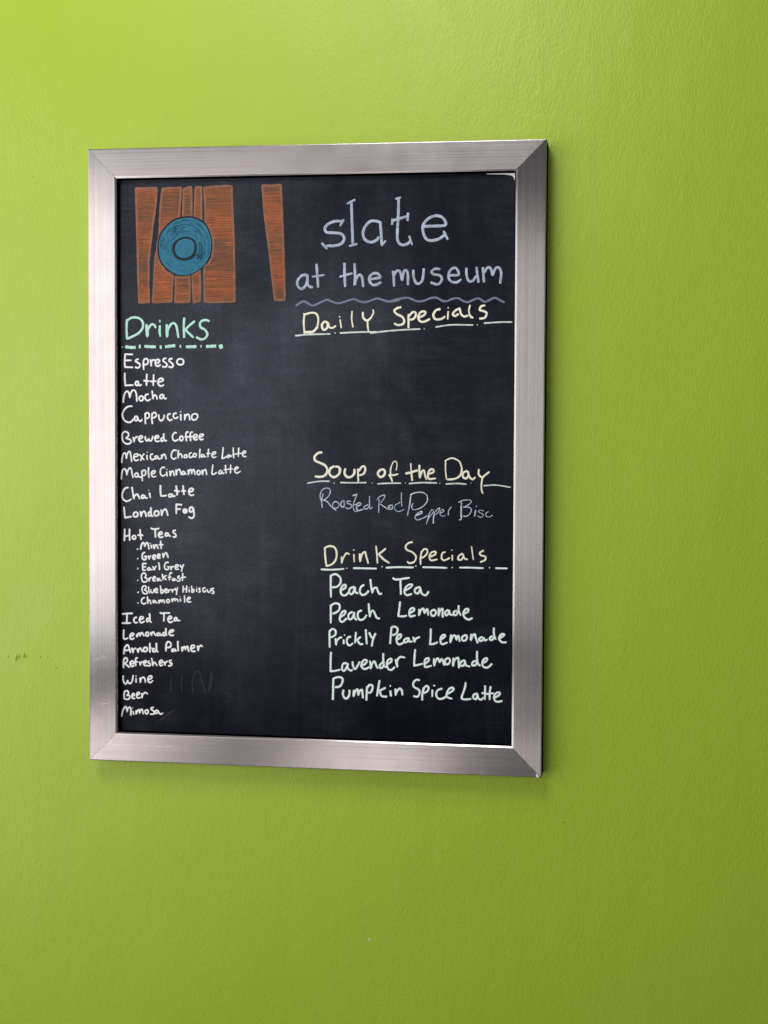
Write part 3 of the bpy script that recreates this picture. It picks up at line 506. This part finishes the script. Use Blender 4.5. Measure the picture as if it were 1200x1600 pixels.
     '30:271,-2123 272,-2253 272,-2381|30:274,-2127 338,-2093 397,-2113 400,-2180 350,-2227 300,-2245|30:418,-2291 476,-2251 490,-2208 453,-2209 411,-2277 411,-2344 451,-2360 505,-2310|30:589,-2213 539,-2249 539,-2313 583,-2312 619,-2240|30:617,-2219 625,-2297 657,-2327|30:728,-2189 681,-2215 674,-2285 710,-2326 764,-2308 804,-2254|29:834,-2089 842,-2197 *851,-2278 866,-2211 903,-2189 934,-2251 958,-2292 995,-2298|29:1297,-2051 1287,-2141 *1272,-2257 1342,-2260 1394,-2249|29:1447,-2207 1503,-2170 1495,-2139 1454,-2148 1431,-2199 1447,-2257 1519,-2243|29:1576,-2153 1576,-2196 *1575,-2239 1603,-2164 1639,-2144 *1655,-2206 1681,-2158 1698,-2150 1709,-2236|29:1787,-2156 1748,-2184 1759,-2232 1795,-2241 1823,-2198 1807,-2160 1787,-2156|29:1865,-2131 1860,-2189 *1861,-2240 1883,-2166 1919,-2137 1919,-2203 1923,-2258|29:1997,-2151 1954,-2187 1969,-2230 2002,-2209 2012,-2163|29:2012,-2155 2031,-2216 2059,-2223|29:2121,-2160 2086,-2176 2081,-2219 2121,-2218 2141,-2175|29:2152,-2086 2155,-2167 2184,-2225|29:2225,-2204 2281,-2175 2296,-2136 2253,-2137 2221,-2196 2241,-2254 2300,-2283 2349,-2262'),
    ('menu_writing', 'pale mint chalk writing reading Prickly Pear Lemonade', 'mintwhite',
     '29:253,-2500 254,-2609 257,-2736|29:256,-2503 294,-2468 340,-2489 343,-2545 301,-2581 269,-2590|29:343,-2609 347,-2650 *351,-2698 365,-2637 413,-2589 436,-2592|29:464,-2622 466,-2678|24:476,-2551 482,-2556|29:569,-2576 529,-2586 511,-2640 530,-2693 565,-2698 601,-2669|29:647,-2508 641,-2587 635,-2659|29:714,-2575 656,-2624|29:663,-2614 705,-2676 746,-2677|29:792,-2468 799,-2570 808,-2673|29:843,-2510 869,-2562 894,-2586|29:935,-2520 900,-2605 882,-2701|29:1170,-2425 1163,-2530 1152,-2659|29:1173,-2425 1217,-2411 1261,-2442 1249,-2505 1190,-2537|29:1261,-2597 1309,-2560 1309,-2522 1268,-2538 1245,-2605 1277,-2666 1344,-2646|29:1422,-2570 1370,-2590 1355,-2630 1399,-2629 1427,-2585|29:1430,-2573 1435,-2620 1477,-2619|29:1492,-2556 1500,-2591 *1510,-2626 1527,-2582 1583,-2553|29:1749,-2433 1747,-2546 *1738,-2654 1797,-2645 1849,-2620|29:1894,-2581 1949,-2544 1957,-2513 1917,-2522 1891,-2581 1910,-2646 1989,-2624|29:2046,-2511 2038,-2561 *2034,-2620 2064,-2538 2100,-2517 *2124,-2579 2134,-2531 2154,-2523 2170,-2601|29:2240,-2513 2204,-2542 2212,-2585 2252,-2584 2275,-2548 2267,-2513 2240,-2513|29:2340,-2495 2333,-2546 *2334,-2581 2359,-2515 2391,-2494 2405,-2544 2431,-2614|29:2495,-2527 2455,-2554 2464,-2586 2500,-2577 2515,-2546|29:2518,-2537 2537,-2576 2569,-2563|29:2641,-2515 2609,-2534 2609,-2563 2642,-2566 2662,-2535|29:2664,-2395 2667,-2492 2692,-2557|29:2760,-2535 2815,-2492 2787,-2476 2752,-2505 2745,-2558 2784,-2596 2844,-2596'),
    ('menu_writing', 'pale mint chalk writing reading Lavender Lemonade', 'mintwhite',
     '29:276,-2810 271,-2945 *271,-3086 338,-3078 412,-3059|29:505,-2960 455,-2977 442,-3050 474,-3074 507,-3025 526,-2975|29:528,-2965 529,-3037 573,-3067 598,-3054|29:598,-2938 605,-2998 636,-3044 672,-2996 703,-2935|29:734,-2994 792,-2958 811,-2914 769,-2909 734,-2957 731,-3010 782,-3040 843,-3010|29:857,-2919 864,-2978 *869,-3030 892,-2952 924,-2923 946,-2976 971,-3022|29:1066,-2923 1012,-2961 999,-3009 1034,-3014 1060,-2976|29:1052,-2808 1053,-2911 1068,-2988 1097,-3002|29:1125,-2952 1170,-2920 1170,-2879 1131,-2892 1106,-2946 1125,-3024 1173,-3040 1221,-2999|29:1235,-2889 1248,-2942 *1262,-2995 1257,-2905 1304,-2850 1371,-2856|29:1522,-2736 1512,-2852 *1507,-2968 1566,-2956 1629,-2938|29:1675,-2933 1722,-2888 1715,-2856 1674,-2870 1659,-2927 1675,-2983 1762,-2963|29:1798,-2860 1798,-2916 *1803,-2959 1827,-2883 1857,-2856 *1881,-2911 1906,-2863 1926,-2883 1948,-2949|29:1996,-2848 1959,-2879 1969,-2928 2003,-2934 2033,-2890 2020,-2854 1996,-2848|29:2082,-2845 2076,-2908 *2075,-2958 2098,-2875 2148,-2837 2157,-2900 2162,-2982|29:2240,-2867 2190,-2899 2184,-2948 2228,-2947 2251,-2897|29:2247,-2874 2263,-2940 2320,-2960|29:2405,-2873 2362,-2894 2355,-2937 2399,-2936 2422,-2896|29:2424,-2738 2424,-2840 2441,-2918 2471,-2940|29:2519,-2902 2566,-2865 2566,-2832 2526,-2846 2500,-2903 2520,-2958 2583,-2963 2639,-2912'),
    ('menu_writing', 'pale mint chalk writing reading Pumpkin Spice Latte', 'mintwhite',
     '31:313,-3188 310,-3330 307,-3496|31:318,-3190 387,-3167 444,-3183 450,-3233 411,-3301 342,-3318|31:465,-3357 456,-3419 486,-3474 525,-3467 552,-3416 554,-3354|31:620,-3352 614,-3403 *617,-3441 634,-3379 673,-3339 *685,-3421 705,-3365 739,-3343 747,-3398 754,-3460|31:815,-3294 810,-3397 806,-3492|31:819,-3309 853,-3269 896,-3280 890,-3336 863,-3381 836,-3378|31:999,-3201 981,-3310 961,-3424|31:1085,-3303 996,-3350|31:1002,-3356 1032,-3422 1104,-3432|31:1159,-3347 1169,-3418|27:1155,-3271 1160,-3274|31:1235,-3316 1236,-3360 *1238,-3404 1256,-3348 1300,-3308 1327,-3334 1338,-3401|29:1585,-3177 1537,-3174 1496,-3223 1507,-3278 1573,-3313 1590,-3362 1561,-3415 1501,-3412|29:1648,-3289 1630,-3379 1628,-3464|34:1648,-3305 1630,-3379|29:1651,-3292 1692,-3256 1721,-3284 1705,-3331 1657,-3364|29:1777,-3315 1774,-3409|23:1792,-3247 1813,-3250|29:1917,-3290 1857,-3313 1832,-3373 1858,-3431 1917,-3436 1971,-3406|29:1994,-3362 2054,-3329 2088,-3293 2066,-3270 2019,-3293 1988,-3356 1995,-3409 2064,-3431|29:2262,-3193 2250,-3268 2212,-3380 2206,-3420 2253,-3435 2338,-3425|29:2426,-3345 2379,-3364 2373,-3409 2414,-3424 2434,-3366|28:2435,-3350 2448,-3413 2489,-3430 2519,-3397|28:2543,-3230 2544,-3326 2541,-3428|28:2500,-3334 2575,-3344 2665,-3332|28:2623,-3240 2612,-3324 2610,-3426|28:2689,-3395 2751,-3353 2757,-3322 2713,-3323 2676,-3371 2683,-3430 2724,-3453 2789,-3441'),
    ('erased_marks', 'faint ghosts of erased chalk letters', 'ghost',
     '21:-1809,-3467 -1818,-3293 -1773,-3161 -1710,-3168 -1674,-3289 -1620,-3469|35:-1530,-3154 -1530,-3267 -1566,-3424|18:-1980,-3211 -1989,-3385 -1976,-3454|18:-2142,-3250 -2152,-3460|25:-2315,-3893 -2215,-3811 -2097,-3728|14:-1387,-3367 -1333,-3452 -1208,-3517|14:-1764,-2668 -1710,-2614 -1620,-2629 -1593,-2715 -1674,-2770|14:-2431,-2215 -2467,-2303 -2431,-2372|14:-2232,-2193 -2069,-2172 -1907,-2272 -1943,-2360 -2070,-2328|14:-1710,-2233 -1692,-2354 -1566,-2316|14:-1423,-2227 -1441,-2313 -1351,-2294 -1316,-2138|14:-1442,380 -1531,265|14:-1104,19 -1051,-32|14:-2050,854 -2014,803 -2068,751|6:-1944,-1581 -1899,-1565 -1825,-1544'),
]
STRIPS = [
    [(-2693, 3939), (-2607, 3951), (-2347, 3944), (-2367, 3647), (-2407, 3392), (-2441, 3113), (-2471, 2856), (-2471, 2529), (-2467, 2270), (-2646, 2264), (-2665, 2858), (-2679, 3466)],
    [(-2284, 3936), (-1977, 3945), (-1992, 3688), (-2011, 3474), (-2155, 3416), (-2265, 3297), (-2324, 3158), (-2343, 3018), (-2309, 2866), (-2212, 2732), (-2099, 2666), (-2114, 2433), (-2126, 2270), (-2430, 2260), (-2412, 2669), (-2395, 2925), (-2358, 3112), (-2333, 3274), (-2323, 3600)],
    [(-1962, 3915), (-1911, 3946), (-1819, 3947), (-1814, 3511), (-1899, 3508), (-1977, 3488)],
    [(-2085, 2654), (-1960, 2646), (-1856, 2678), (-1841, 2524), (-1853, 2266), (-2090, 2260), (-2085, 2526)],
    [(-1783, 3939), (-1729, 3950), (-1669, 3942), (-1666, 3444), (-1729, 3470), (-1800, 3490)],
    [(-1831, 2682), (-1758, 2709), (-1695, 2748), (-1681, 2569), (-1685, 2290), (-1729, 2263), (-1814, 2256), (-1822, 2477)],
    [(-1649, 3937), (-1439, 3956), (-1246, 3962), (-1210, 3941), (-1197, 3560), (-1178, 3213), (-1168, 2750), (-1167, 2268), (-1535, 2254), (-1644, 2271), (-1651, 2778), (-1579, 2842), (-1530, 2939), (-1513, 3055), (-1528, 3217), (-1572, 3334), (-1630, 3409), (-1637, 3682)],
    [(-778, 3949), (-622, 3953), (-477, 3958), (-459, 3663), (-442, 3249), (-424, 2743), (-411, 2286), (-583, 2285), (-620, 2560), (-673, 3022), (-710, 3276), (-741, 3507)],
]
DISC = [(-1899, 3496), (-1753, 3471), (-1620, 3381), (-1547, 3218), (-1533, 3078), (-1559, 2940), (-1644, 2801), (-1778, 2710), (-1924, 2664), (-2070, 2684), (-2216, 2779), (-2302, 2901), (-2326, 3065), (-2302, 3227), (-2216, 3354), (-2082, 3457)]
RING = [(-1924, 3211), (-1802, 3174), (-1761, 3069), (-1797, 2942), (-1924, 2885), (-2058, 2922), (-2109, 3039), (-2070, 3155)]
CORE = [(-1924, 3192), (-1814, 3161), (-1785, 3063), (-1821, 2959), (-1936, 2913), (-2041, 2950), (-2080, 3043), (-2041, 3145)]


# ------------------------------------------------------------------ wall
WALL_Y = 0.022
wall = mesh_obj("wall", [(-2.5, WALL_Y, -1.6), (2.5, WALL_Y, -1.6), (2.5, WALL_Y, 1.6), (-2.5, WALL_Y, 1.6),
                         (-2.5, WALL_Y + 0.1, -1.6), (2.5, WALL_Y + 0.1, -1.6), (2.5, WALL_Y + 0.1, 1.6), (-2.5, WALL_Y + 0.1, 1.6)],
                [(0, 1, 2, 3), (4, 7, 6, 5), (0, 4, 5, 1), (3, 2, 6, 7), (0, 3, 7, 4), (1, 5, 6, 2)], wall_mat)
wall['kind'] = 'structure'


def lump(x, z, rx, rz, h_, mat, name, tilt=0.0, rings=4, seg=12):
    """A low mound of paint or filler standing on the wall face."""
    V, F = [], []
    V.append((x, WALL_Y - h_, z))
    rr = random.Random(int((x * 7 + z * 13) * 1000))
    for i in range(1, rings + 1):
        t = i / rings
        for k in range(seg):
            a = 2 * PI * k / seg
            j = 1 + 0.18 * (rr.random() - 0.5)
            dx, dz = rx * t * math.cos(a) * j, rz * t * math.sin(a) * j
            px = dx * math.cos(tilt) - dz * math.sin(tilt)
            pz = dx * math.sin(tilt) + dz * math.cos(tilt)
            V.append((x + px, WALL_Y + 0.0002 - (h_ + 0.0002) * (math.cos(t * PI) * 0.5 + 0.5), z + pz))
    for k in range(seg):
        F.append((0, 1 + k, 1 + (k + 1) % seg))
    for i in range(rings - 1):
        for k in range(seg):
            a0 = 1 + i * seg + k
            a1 = 1 + i * seg + (k + 1) % seg
            F.append((a0, a0 + seg, a1 + seg, a1))
    o = mesh_obj(name, V, F, mat, wall, smooth=True)
    return o


for x, z, rx, rz, h_, tilt in [(-0.4700, -0.3058, 0.0034, 0.0095, 0.0016, -0.25), (-0.4655, -0.3050, 0.0016, 0.0075, 0.0012, -0.2),
                             (-0.4579, -0.3026, 0.0034, 0.0068, 0.0015, -0.1), (-0.4535, -0.3035, 0.0010, 0.0040, 0.0010, -0.3),
                             (-0.4312, -0.3038, 0.0008, 0.0036, 0.0010, -0.15), (-0.4825, -0.3050, 0.0008, 0.0040, 0.0008, -0.1),
                             (-0.4190, -0.3040, 0.0006, 0.0030, 0.0006, 0.0), (-0.4056, -0.3206, 0.0024, 0.0016, 0.0008, 0.7),
                             (-0.3770, -0.3276, 0.0012, 0.0014, 0.0010, 0.0), (-0.3992, -0.5217, 0.0016, 0.0024, 0.0008, 0.4),
                             (0.6440, -0.1128, 0.0013, 0.0013, 0.0013, 0.0), (0.6397, -0.1237, 0.0010, 0.0010, 0.0010, 0.0),
                             (0.4927, -0.1436, 0.0011, 0.0010, 0.0010, 0.0), (0.4521, -0.2683, 0.0012, 0.0012, 0.0012, 0.0),
                             (0.5418, -0.2485, 0.0011, 0.0011, 0.0012, 0.0), (0.4898, -0.2123, 0.0008, 0.0008, 0.0008, 0.0),
                             (0.4120, 0.5639, 0.0014, 0.0010, 0.0010, 0.3), (0.55, 0.25, 0.0008, 0.0012, 0.0007, 0.2),
                             (-0.20, -0.60, 0.0009, 0.0014, 0.0007, 0.1), (0.21, -0.62, 0.0009, 0.0012, 0.0007, 0.0),
                             (-0.44, 0.42, 0.0010, 0.0012, 0.0008, 0.0), (0.15, 0.56, 0.0008, 0.0010, 0.0007, 0.0)]:
    lump(x, z, rx, rz, h_, wall_mat, "paint_lump", tilt)
lump(0.0810, -0.7095, 0.0012, 0.0042, 0.0005, chip_mat, "plaster_chip")
lump(-0.0033, -0.4689, 0.0034, 0.0009, 0.0002, dark_mat, "dark_scuff", 0.15)
lump(0.3688, -0.5223, 0.0022, 0.0012, 0.0004, dark_mat, "dark_scuff", -0.6)

# ------------------------------------------------------------------ framed chalkboard
W, H, FW = 0.6745, 0.90, 0.0434
board = bpy.data.objects.new("menu_chalkboard", None)
col.objects.link(board)
board.location = (0, 0, 0)
board['label'] = "black chalkboard menu in a brushed steel frame hung on the lime green wall"
board['category'] = "menu board"

def rounding(u0, y0, r, a0, a1, n, inner):
    pts = []
    for i in range(n + 1):
        a = math.radians(a0 + (a1 - a0) * i / n)
        # a = 0: facing the room, a = 90: facing sideways
        du = r * math.sin(a)
        dy = r * (1 - math.cos(a))
        pts.append((u0 + du if inner else u0 - du, y0 + dy))
    return pts


def profile(deg, w):
    """Frame section: rounded outer edge, flat face, chamfer towards the panel, then the lip."""
    t = math.tan(math.radians(deg))
    return [(0.0, 0.0215)] + list(reversed(rounding(0.0017, 0.0, 0.0017, 0, 90, 6, False))) \
        + [(FW - w - 0.0004, 0.0), (FW - w, 0.0001), (FW - 0.0003, 0.0001 + t * (w - 0.0003)),
           (FW, 0.0001 + t * w + 0.0006), (FW, 0.0105), (FW - 0.002, 0.0215)]


def rail(along, side, mat, label, deg=33, w=0.0022):
    """Mitred length of frame; the profile runs from the outer to the inner edge."""
    V, F = [], []
    PROF = profile(deg, w)
    half = (W / 2 if along == 'X' else H / 2)
    other = (H / 2 if along == 'X' else W / 2)
    gap = 0.0002
    n = len(PROF)
    for e in (-1, 1):
        for (u, y) in PROF:
            s = e * (half - u - gap)
            c_ = side * (other - u)
            V.append((s, y, c_) if along == 'X' else (c_, y, s))
    for i in range(n):
        j = (i + 1) % n
        F.append((i, j, n + j, n + i))
    F.append(tuple(range(n)))
    F.append(tuple(range(2 * n - 1, n - 1, -1)))
    o = mesh_obj("frame_rail", V, F, mat, board)
    bm = bmesh.new()
    bm.from_mesh(o.data)
    bmesh.ops.recalc_face_normals(bm, faces=bm.faces)
    bm.to_mesh(o.data)
    bm.free()
    o['label'] = label
    return o


steel_v = brushed("brushed_steel_vertical_grain", 'Z', 3.0)
steel_v2 = brushed("brushed_steel_vertical_grain_two", 'Z', 8.0)
steel_h = brushed("brushed_steel_horizontal_grain", 'X', 5.0)
steel_h2 = brushed("brushed_steel_horizontal_grain_two", 'X', 11.0)
rl = rail('Z', -1, steel_v, "left upright of the steel frame")
rr_ = rail('Z', 1, steel_v2, "right upright of the steel frame", 33, 0.0028)
rt = rail('X', 1, steel_h, "top rail of the steel frame")
rb = rail('X', -1, steel_h2, "bottom rail of the steel frame", 42, 0.0020)

# chalkboard panel with a thin backing
iw, ih = W / 2 - FW + 0.006, H / 2 - FW + 0.006
iw -= 0.0075
ih -= 0.0065
bm = bmesh.new()
bmesh.ops.create_cube(bm, size=1.0, matrix=Matrix.Translation((0, PANEL_Y + 0.0015, 0)) @ Matrix.Diagonal((2 * iw, 0.003, 2 * ih, 1)))
bmesh.ops.bevel(bm, geom=[e for e in bm.edges], offset=0.0006, segments=1, affect='EDGES')
me = bpy.data.meshes.new("chalkboard_panel")
bm.to_mesh(me)
bm.free()
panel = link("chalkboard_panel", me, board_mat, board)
bm = bmesh.new()
bmesh.ops.create_cube(bm, size=1.0, matrix=Matrix.Translation((0, 0.0155, 0)) @ Matrix.Diagonal((W - 2 * FW + 0.0, 0.008, H - 2 * FW + 0.0, 1)))
me = bpy.data.meshes.new("backing_board")
bm.to_mesh(me)
bm.free()
link("backing_board", me, black_mat, board)

# ------------------------------------------------------------------ writing on the panel
layer = 0
for name, label, colr, body in WRITING:
    V, F = [], []
    for st in body.split('|'):
        head, pts = st.split(':')
        flat = head.endswith('f')
        w = int(head.rstrip('f')) / 1e4
        P, S = [], []
        for t in pts.split():
            S.append(t[0] == '*')
            a, b_ = t.lstrip('*').split(',')
            P.append((int(a) / 1e4, int(b_) / 1e4))
        layer = (layer + 1) % 17
        y = PANEL_Y - 0.00012 - layer * 0.000012
        if colr == 'ghost':
            y = PANEL_Y - 0.00006 - layer * 0.000002
        ribbon(V, F, catmull(P, S), w, y, flat)
    o = mesh_obj(name, V, F, CH[colr], panel)
    o['label'] = label

# dried white paint in the top right-hand corner of the panel and a nick at the foot of the frame
cx, cz = iw, ih
pts = [(0.0, 0.0), (0.0, -0.0105), (-0.0012, -0.0066), (-0.0028, -0.0042), (-0.0070, -0.0028), (-0.015, -0.0017),
       (-0.030, -0.0011), (-0.040, -0.0007), (-0.040, 0.0)]
V, F = [], []
polygon(V, F, [Vector((cx - 0.0007 + a, cz - 0.0007 + b_)) for a, b_ in pts], PANEL_Y - 0.0003, 0.0003)
mesh_obj("paint_smudge", V, F, CH['white'], panel)
V, F = [], []
polygon(V, F, [Vector((W / 2 - 0.0075 + a, -H / 2 + 0.0012 + b_)) for a, b_ in
               [(0, 0.0055), (0.0042, 0.0008), (0.0030, 0.0), (0.0012, -0.0004), (0.0, 0.0010)]], -0.0004, 0.0006)
nick = mesh_obj("bare_nick", V, F, CH['white'], rb)

scratch_mat, nt, b = new_mat("scratched_steel")
b.inputs['Metallic'].default_value = 1.0
b.inputs['Base Color'].default_value = (0.60, 0.57, 0.56, 1)
b.inputs['Roughness'].default_value = 0.38
for pts, w in [([(-0.3330, -0.3010), (-0.3250, -0.2995), (-0.3140, -0.2960), (-0.3080, -0.2985)], 0.0004),
               ([(-0.3180, -0.2995), (-0.3185, -0.3060), (-0.3130, -0.3085)], 0.0003),
               ([(-0.3210, -0.2900), (-0.3150, -0.2950), (-0.3090, -0.3040)], 0.0004),
               ([(-0.3260, -0.3640), (-0.3180, -0.3655), (-0.3090, -0.3640)], 0.0004),
               ([(-0.3330, -0.4180), (-0.3270, -0.4195)], 0.0004),
               ([(-0.3270, -0.3690), (-0.3262, -0.3694)], 0.0010), ([(-0.3095, -0.4010), (-0.3090, -0.4016)], 0.0011),
               ([(-0.3062, -0.4095), (-0.3058, -0.4100)], 0.0010)]:
    V, F = [], []
    ribbon(V, F, catmull(pts, [0] * len(pts)), w, -0.00004)
    V = [(x, max(y, -0.0001), z) for x, y, z in V]
    mesh_obj("scratch", V, F, scratch_mat, rl)
V, F = [], []
ribbon(V, F, catmull([(-0.2350, -0.4265), (-0.2230, -0.4262), (-0.2100, -0.4250)], [0, 0, 0]), 0.0008, -0.00004)
V = [(x, max(y, -0.0001), z) for x, y, z in V]
mesh_obj("scratch", V, F, scratch_mat, rb)

# ------------------------------------------------------------------ marker drawing: planks and disc


def hatch_strip(pts, seed):
    rg = random.Random(seed)
    V, F, idx = [], [], []
    polygon(V, F, pts, PANEL_Y - 0.00012 - 0.000003 * (seed % 10))
    idx += [0] * len(F)
    zs = [p.y for p in pts]
    z = min(zs) + 0.0014
    n = len(pts)
    ph = rg.random() * 10
    while z < max(zs) - 0.0008:
        xs = []
        for i in range(n):
            a, c_ = pts[i], pts[(i + 1) % n]
            if (a.y > z) != (c_.y > z):
                xs.append(a.x + (z - a.y) / (c_.y - a.y) * (c_.x - a.x))
        xs.sort()
        for k in range(0, len(xs) - 1, 2):
            x0, x1 = xs[k] + 0.0008, xs[k + 1] - 0.0008
            if x1 - x0 < 0.003:
                continue
            x0 += rg.random() ** 2 * 0.0025
            x1 -= rg.random() ** 2 * 0.0035
            if x1 - x0 < 0.002:
                continue
            # strokes may be made in two pulls on wide planks
            cuts = [x0, x1]
            if x1 - x0 > 0.028 and rg.random() < 0.6:
                m_ = x0 + (x1 - x0) * rg.uniform(0.3, 0.75)
                cuts = [x0, m_, x1]
            for q in range(len(cuts) - 1):
                xa, xb = cuts[q] - (0.002 if q else 0), cuts[q + 1]
                bow = rg.uniform(-0.0007, 0.0007)
                tl = rg.uniform(-0.0006, 0.0009)
                path = [Vector((xa + (xb - xa) * t, z + tl * (t - 0.5) + bow * math.sin(PI * t))) for t in [i / 6 for i in range(7)]]
                f0 = len(F)
                ribbon(V, F, path, rg.uniform(0.0007, 0.0014), PANEL_Y - 0.00024 - rg.random() * 0.0001, False, 0.25)
                v_ = 0.5 + 0.32 * math.sin(z * 75 + ph) + 0.2 * math.sin(z * 31 + ph * 2 + xa * 40) + rg.uniform(-0.3, 0.3)
                mi = 1 if v_ > 0.68 else (2 if v_ > 0.25 else 3)
                idx += [mi] * (len(F) - f0)
        z += rg.uniform(0.00115, 0.0021)
    # the outline
    f0 = len(F)
    c0 = sum((p for p in pts), Vector((0, 0))) / n
    inner = []
    for i in range(n):
        a, c_ = pts[i - 1], pts[(i + 1) % n]
        t = (c_ - a).normalized()
        nn = Vector((-t.y, t.x))
        inner.append(pts[i] + nn * (0.0016 if area(pts) > 0 else -0.0016))
    for i in range(n):
        a, c_ = inner[i], inner[(i + 1) % n]
        k = max(2, int((c_ - a).length / 0.002))
        ribbon(V, F, [a.lerp(c_, j / k) for j in range(k + 1)], 0.0036, PANEL_Y - 0.00036 - 0.00001 * (i % 5), False, 0.15)
    idx += [4] * (len(F) - f0)
    o = mesh_obj("painted_plank", V, F, [brown_base, orange_a, orange_b, orange_c, outline_mat], panel, idx)
    return o


def area(pts):
    return sum(pts[i].x * pts[(i + 1) % len(pts)].y - pts[(i + 1) % len(pts)].x * pts[i].y for i in range(len(pts))) / 2


for i, s in enumerate(STRIPS):
    pts = [Vector((a / 1e4, b_ / 1e4)) for a, b_ in s]
    # soften the traced outline between its corners
    hatch_strip(pts, 20 + i)

disc = smooth_closed(DISC)
V, F, idx = [], [], []
polygon(V, F, disc, PANEL_Y - 0.00066, 0.0006)
idx += [0] * len(F)
ctr = sum((p for p in disc), Vector((0, 0))) / len(disc)
f0 = len(F)
polygon(V, F, [ctr + (p - ctr) * 1.05 + Vector((-0.0004, 0.0006)) for p in disc], PANEL_Y - 0.00062, 0.0006)
idx += [2] * (len(F) - f0)
cring = sum((Vector((a / 1e4, b_ / 1e4)) for a, b_ in CORE), Vector((0, 0))) / len(CORE)
cring0 = sum((Vector((a / 1e4, b_ / 1e4)) for a, b_ in RING), Vector((0, 0))) / len(RING)
for k in range(150):
    # short arcs, the marker going round
    t = rng.uniform(0.47, 0.95)
    a0 = rng.random() * 2 * PI
    if k < 90:
        a0 = rng.uniform(-0.9, 2.3)
        t = rng.uniform(0.5, 0.93)
    n_ = len(disc)
    i0 = int(a0 / (2 * PI) * n_) % n_
    ln = rng.randint(3, 10)
    path = []
    for j in range(ln):
        q = disc[(i0 + j) % n_]
        cc = cring.lerp(ctr, t)
        path.append(cc + (q - cc) * t)
    f0 = len(F)
    ribbon(V, F, path, rng.uniform(0.0003, 0.0006), PANEL_Y - 0.00070 - k * 0.0000006, False, 0.2)
    idx += [1] * (len(F) - f0)
f0 = len(F)
polygon(V, F, [cring0 + (p - cring0) * 1.06 for p in smooth_closed(RING)], PANEL_Y - 0.00102)
idx += [2] * (len(F) - f0)
f0 = len(F)
polygon(V, F, smooth_closed(CORE), PANEL_Y - 0.00112)
idx += [0] * (len(F) - f0)
mesh_obj("painted_disc", V, F, [blue_mat, blue_dark, ring_mat], panel, idx)
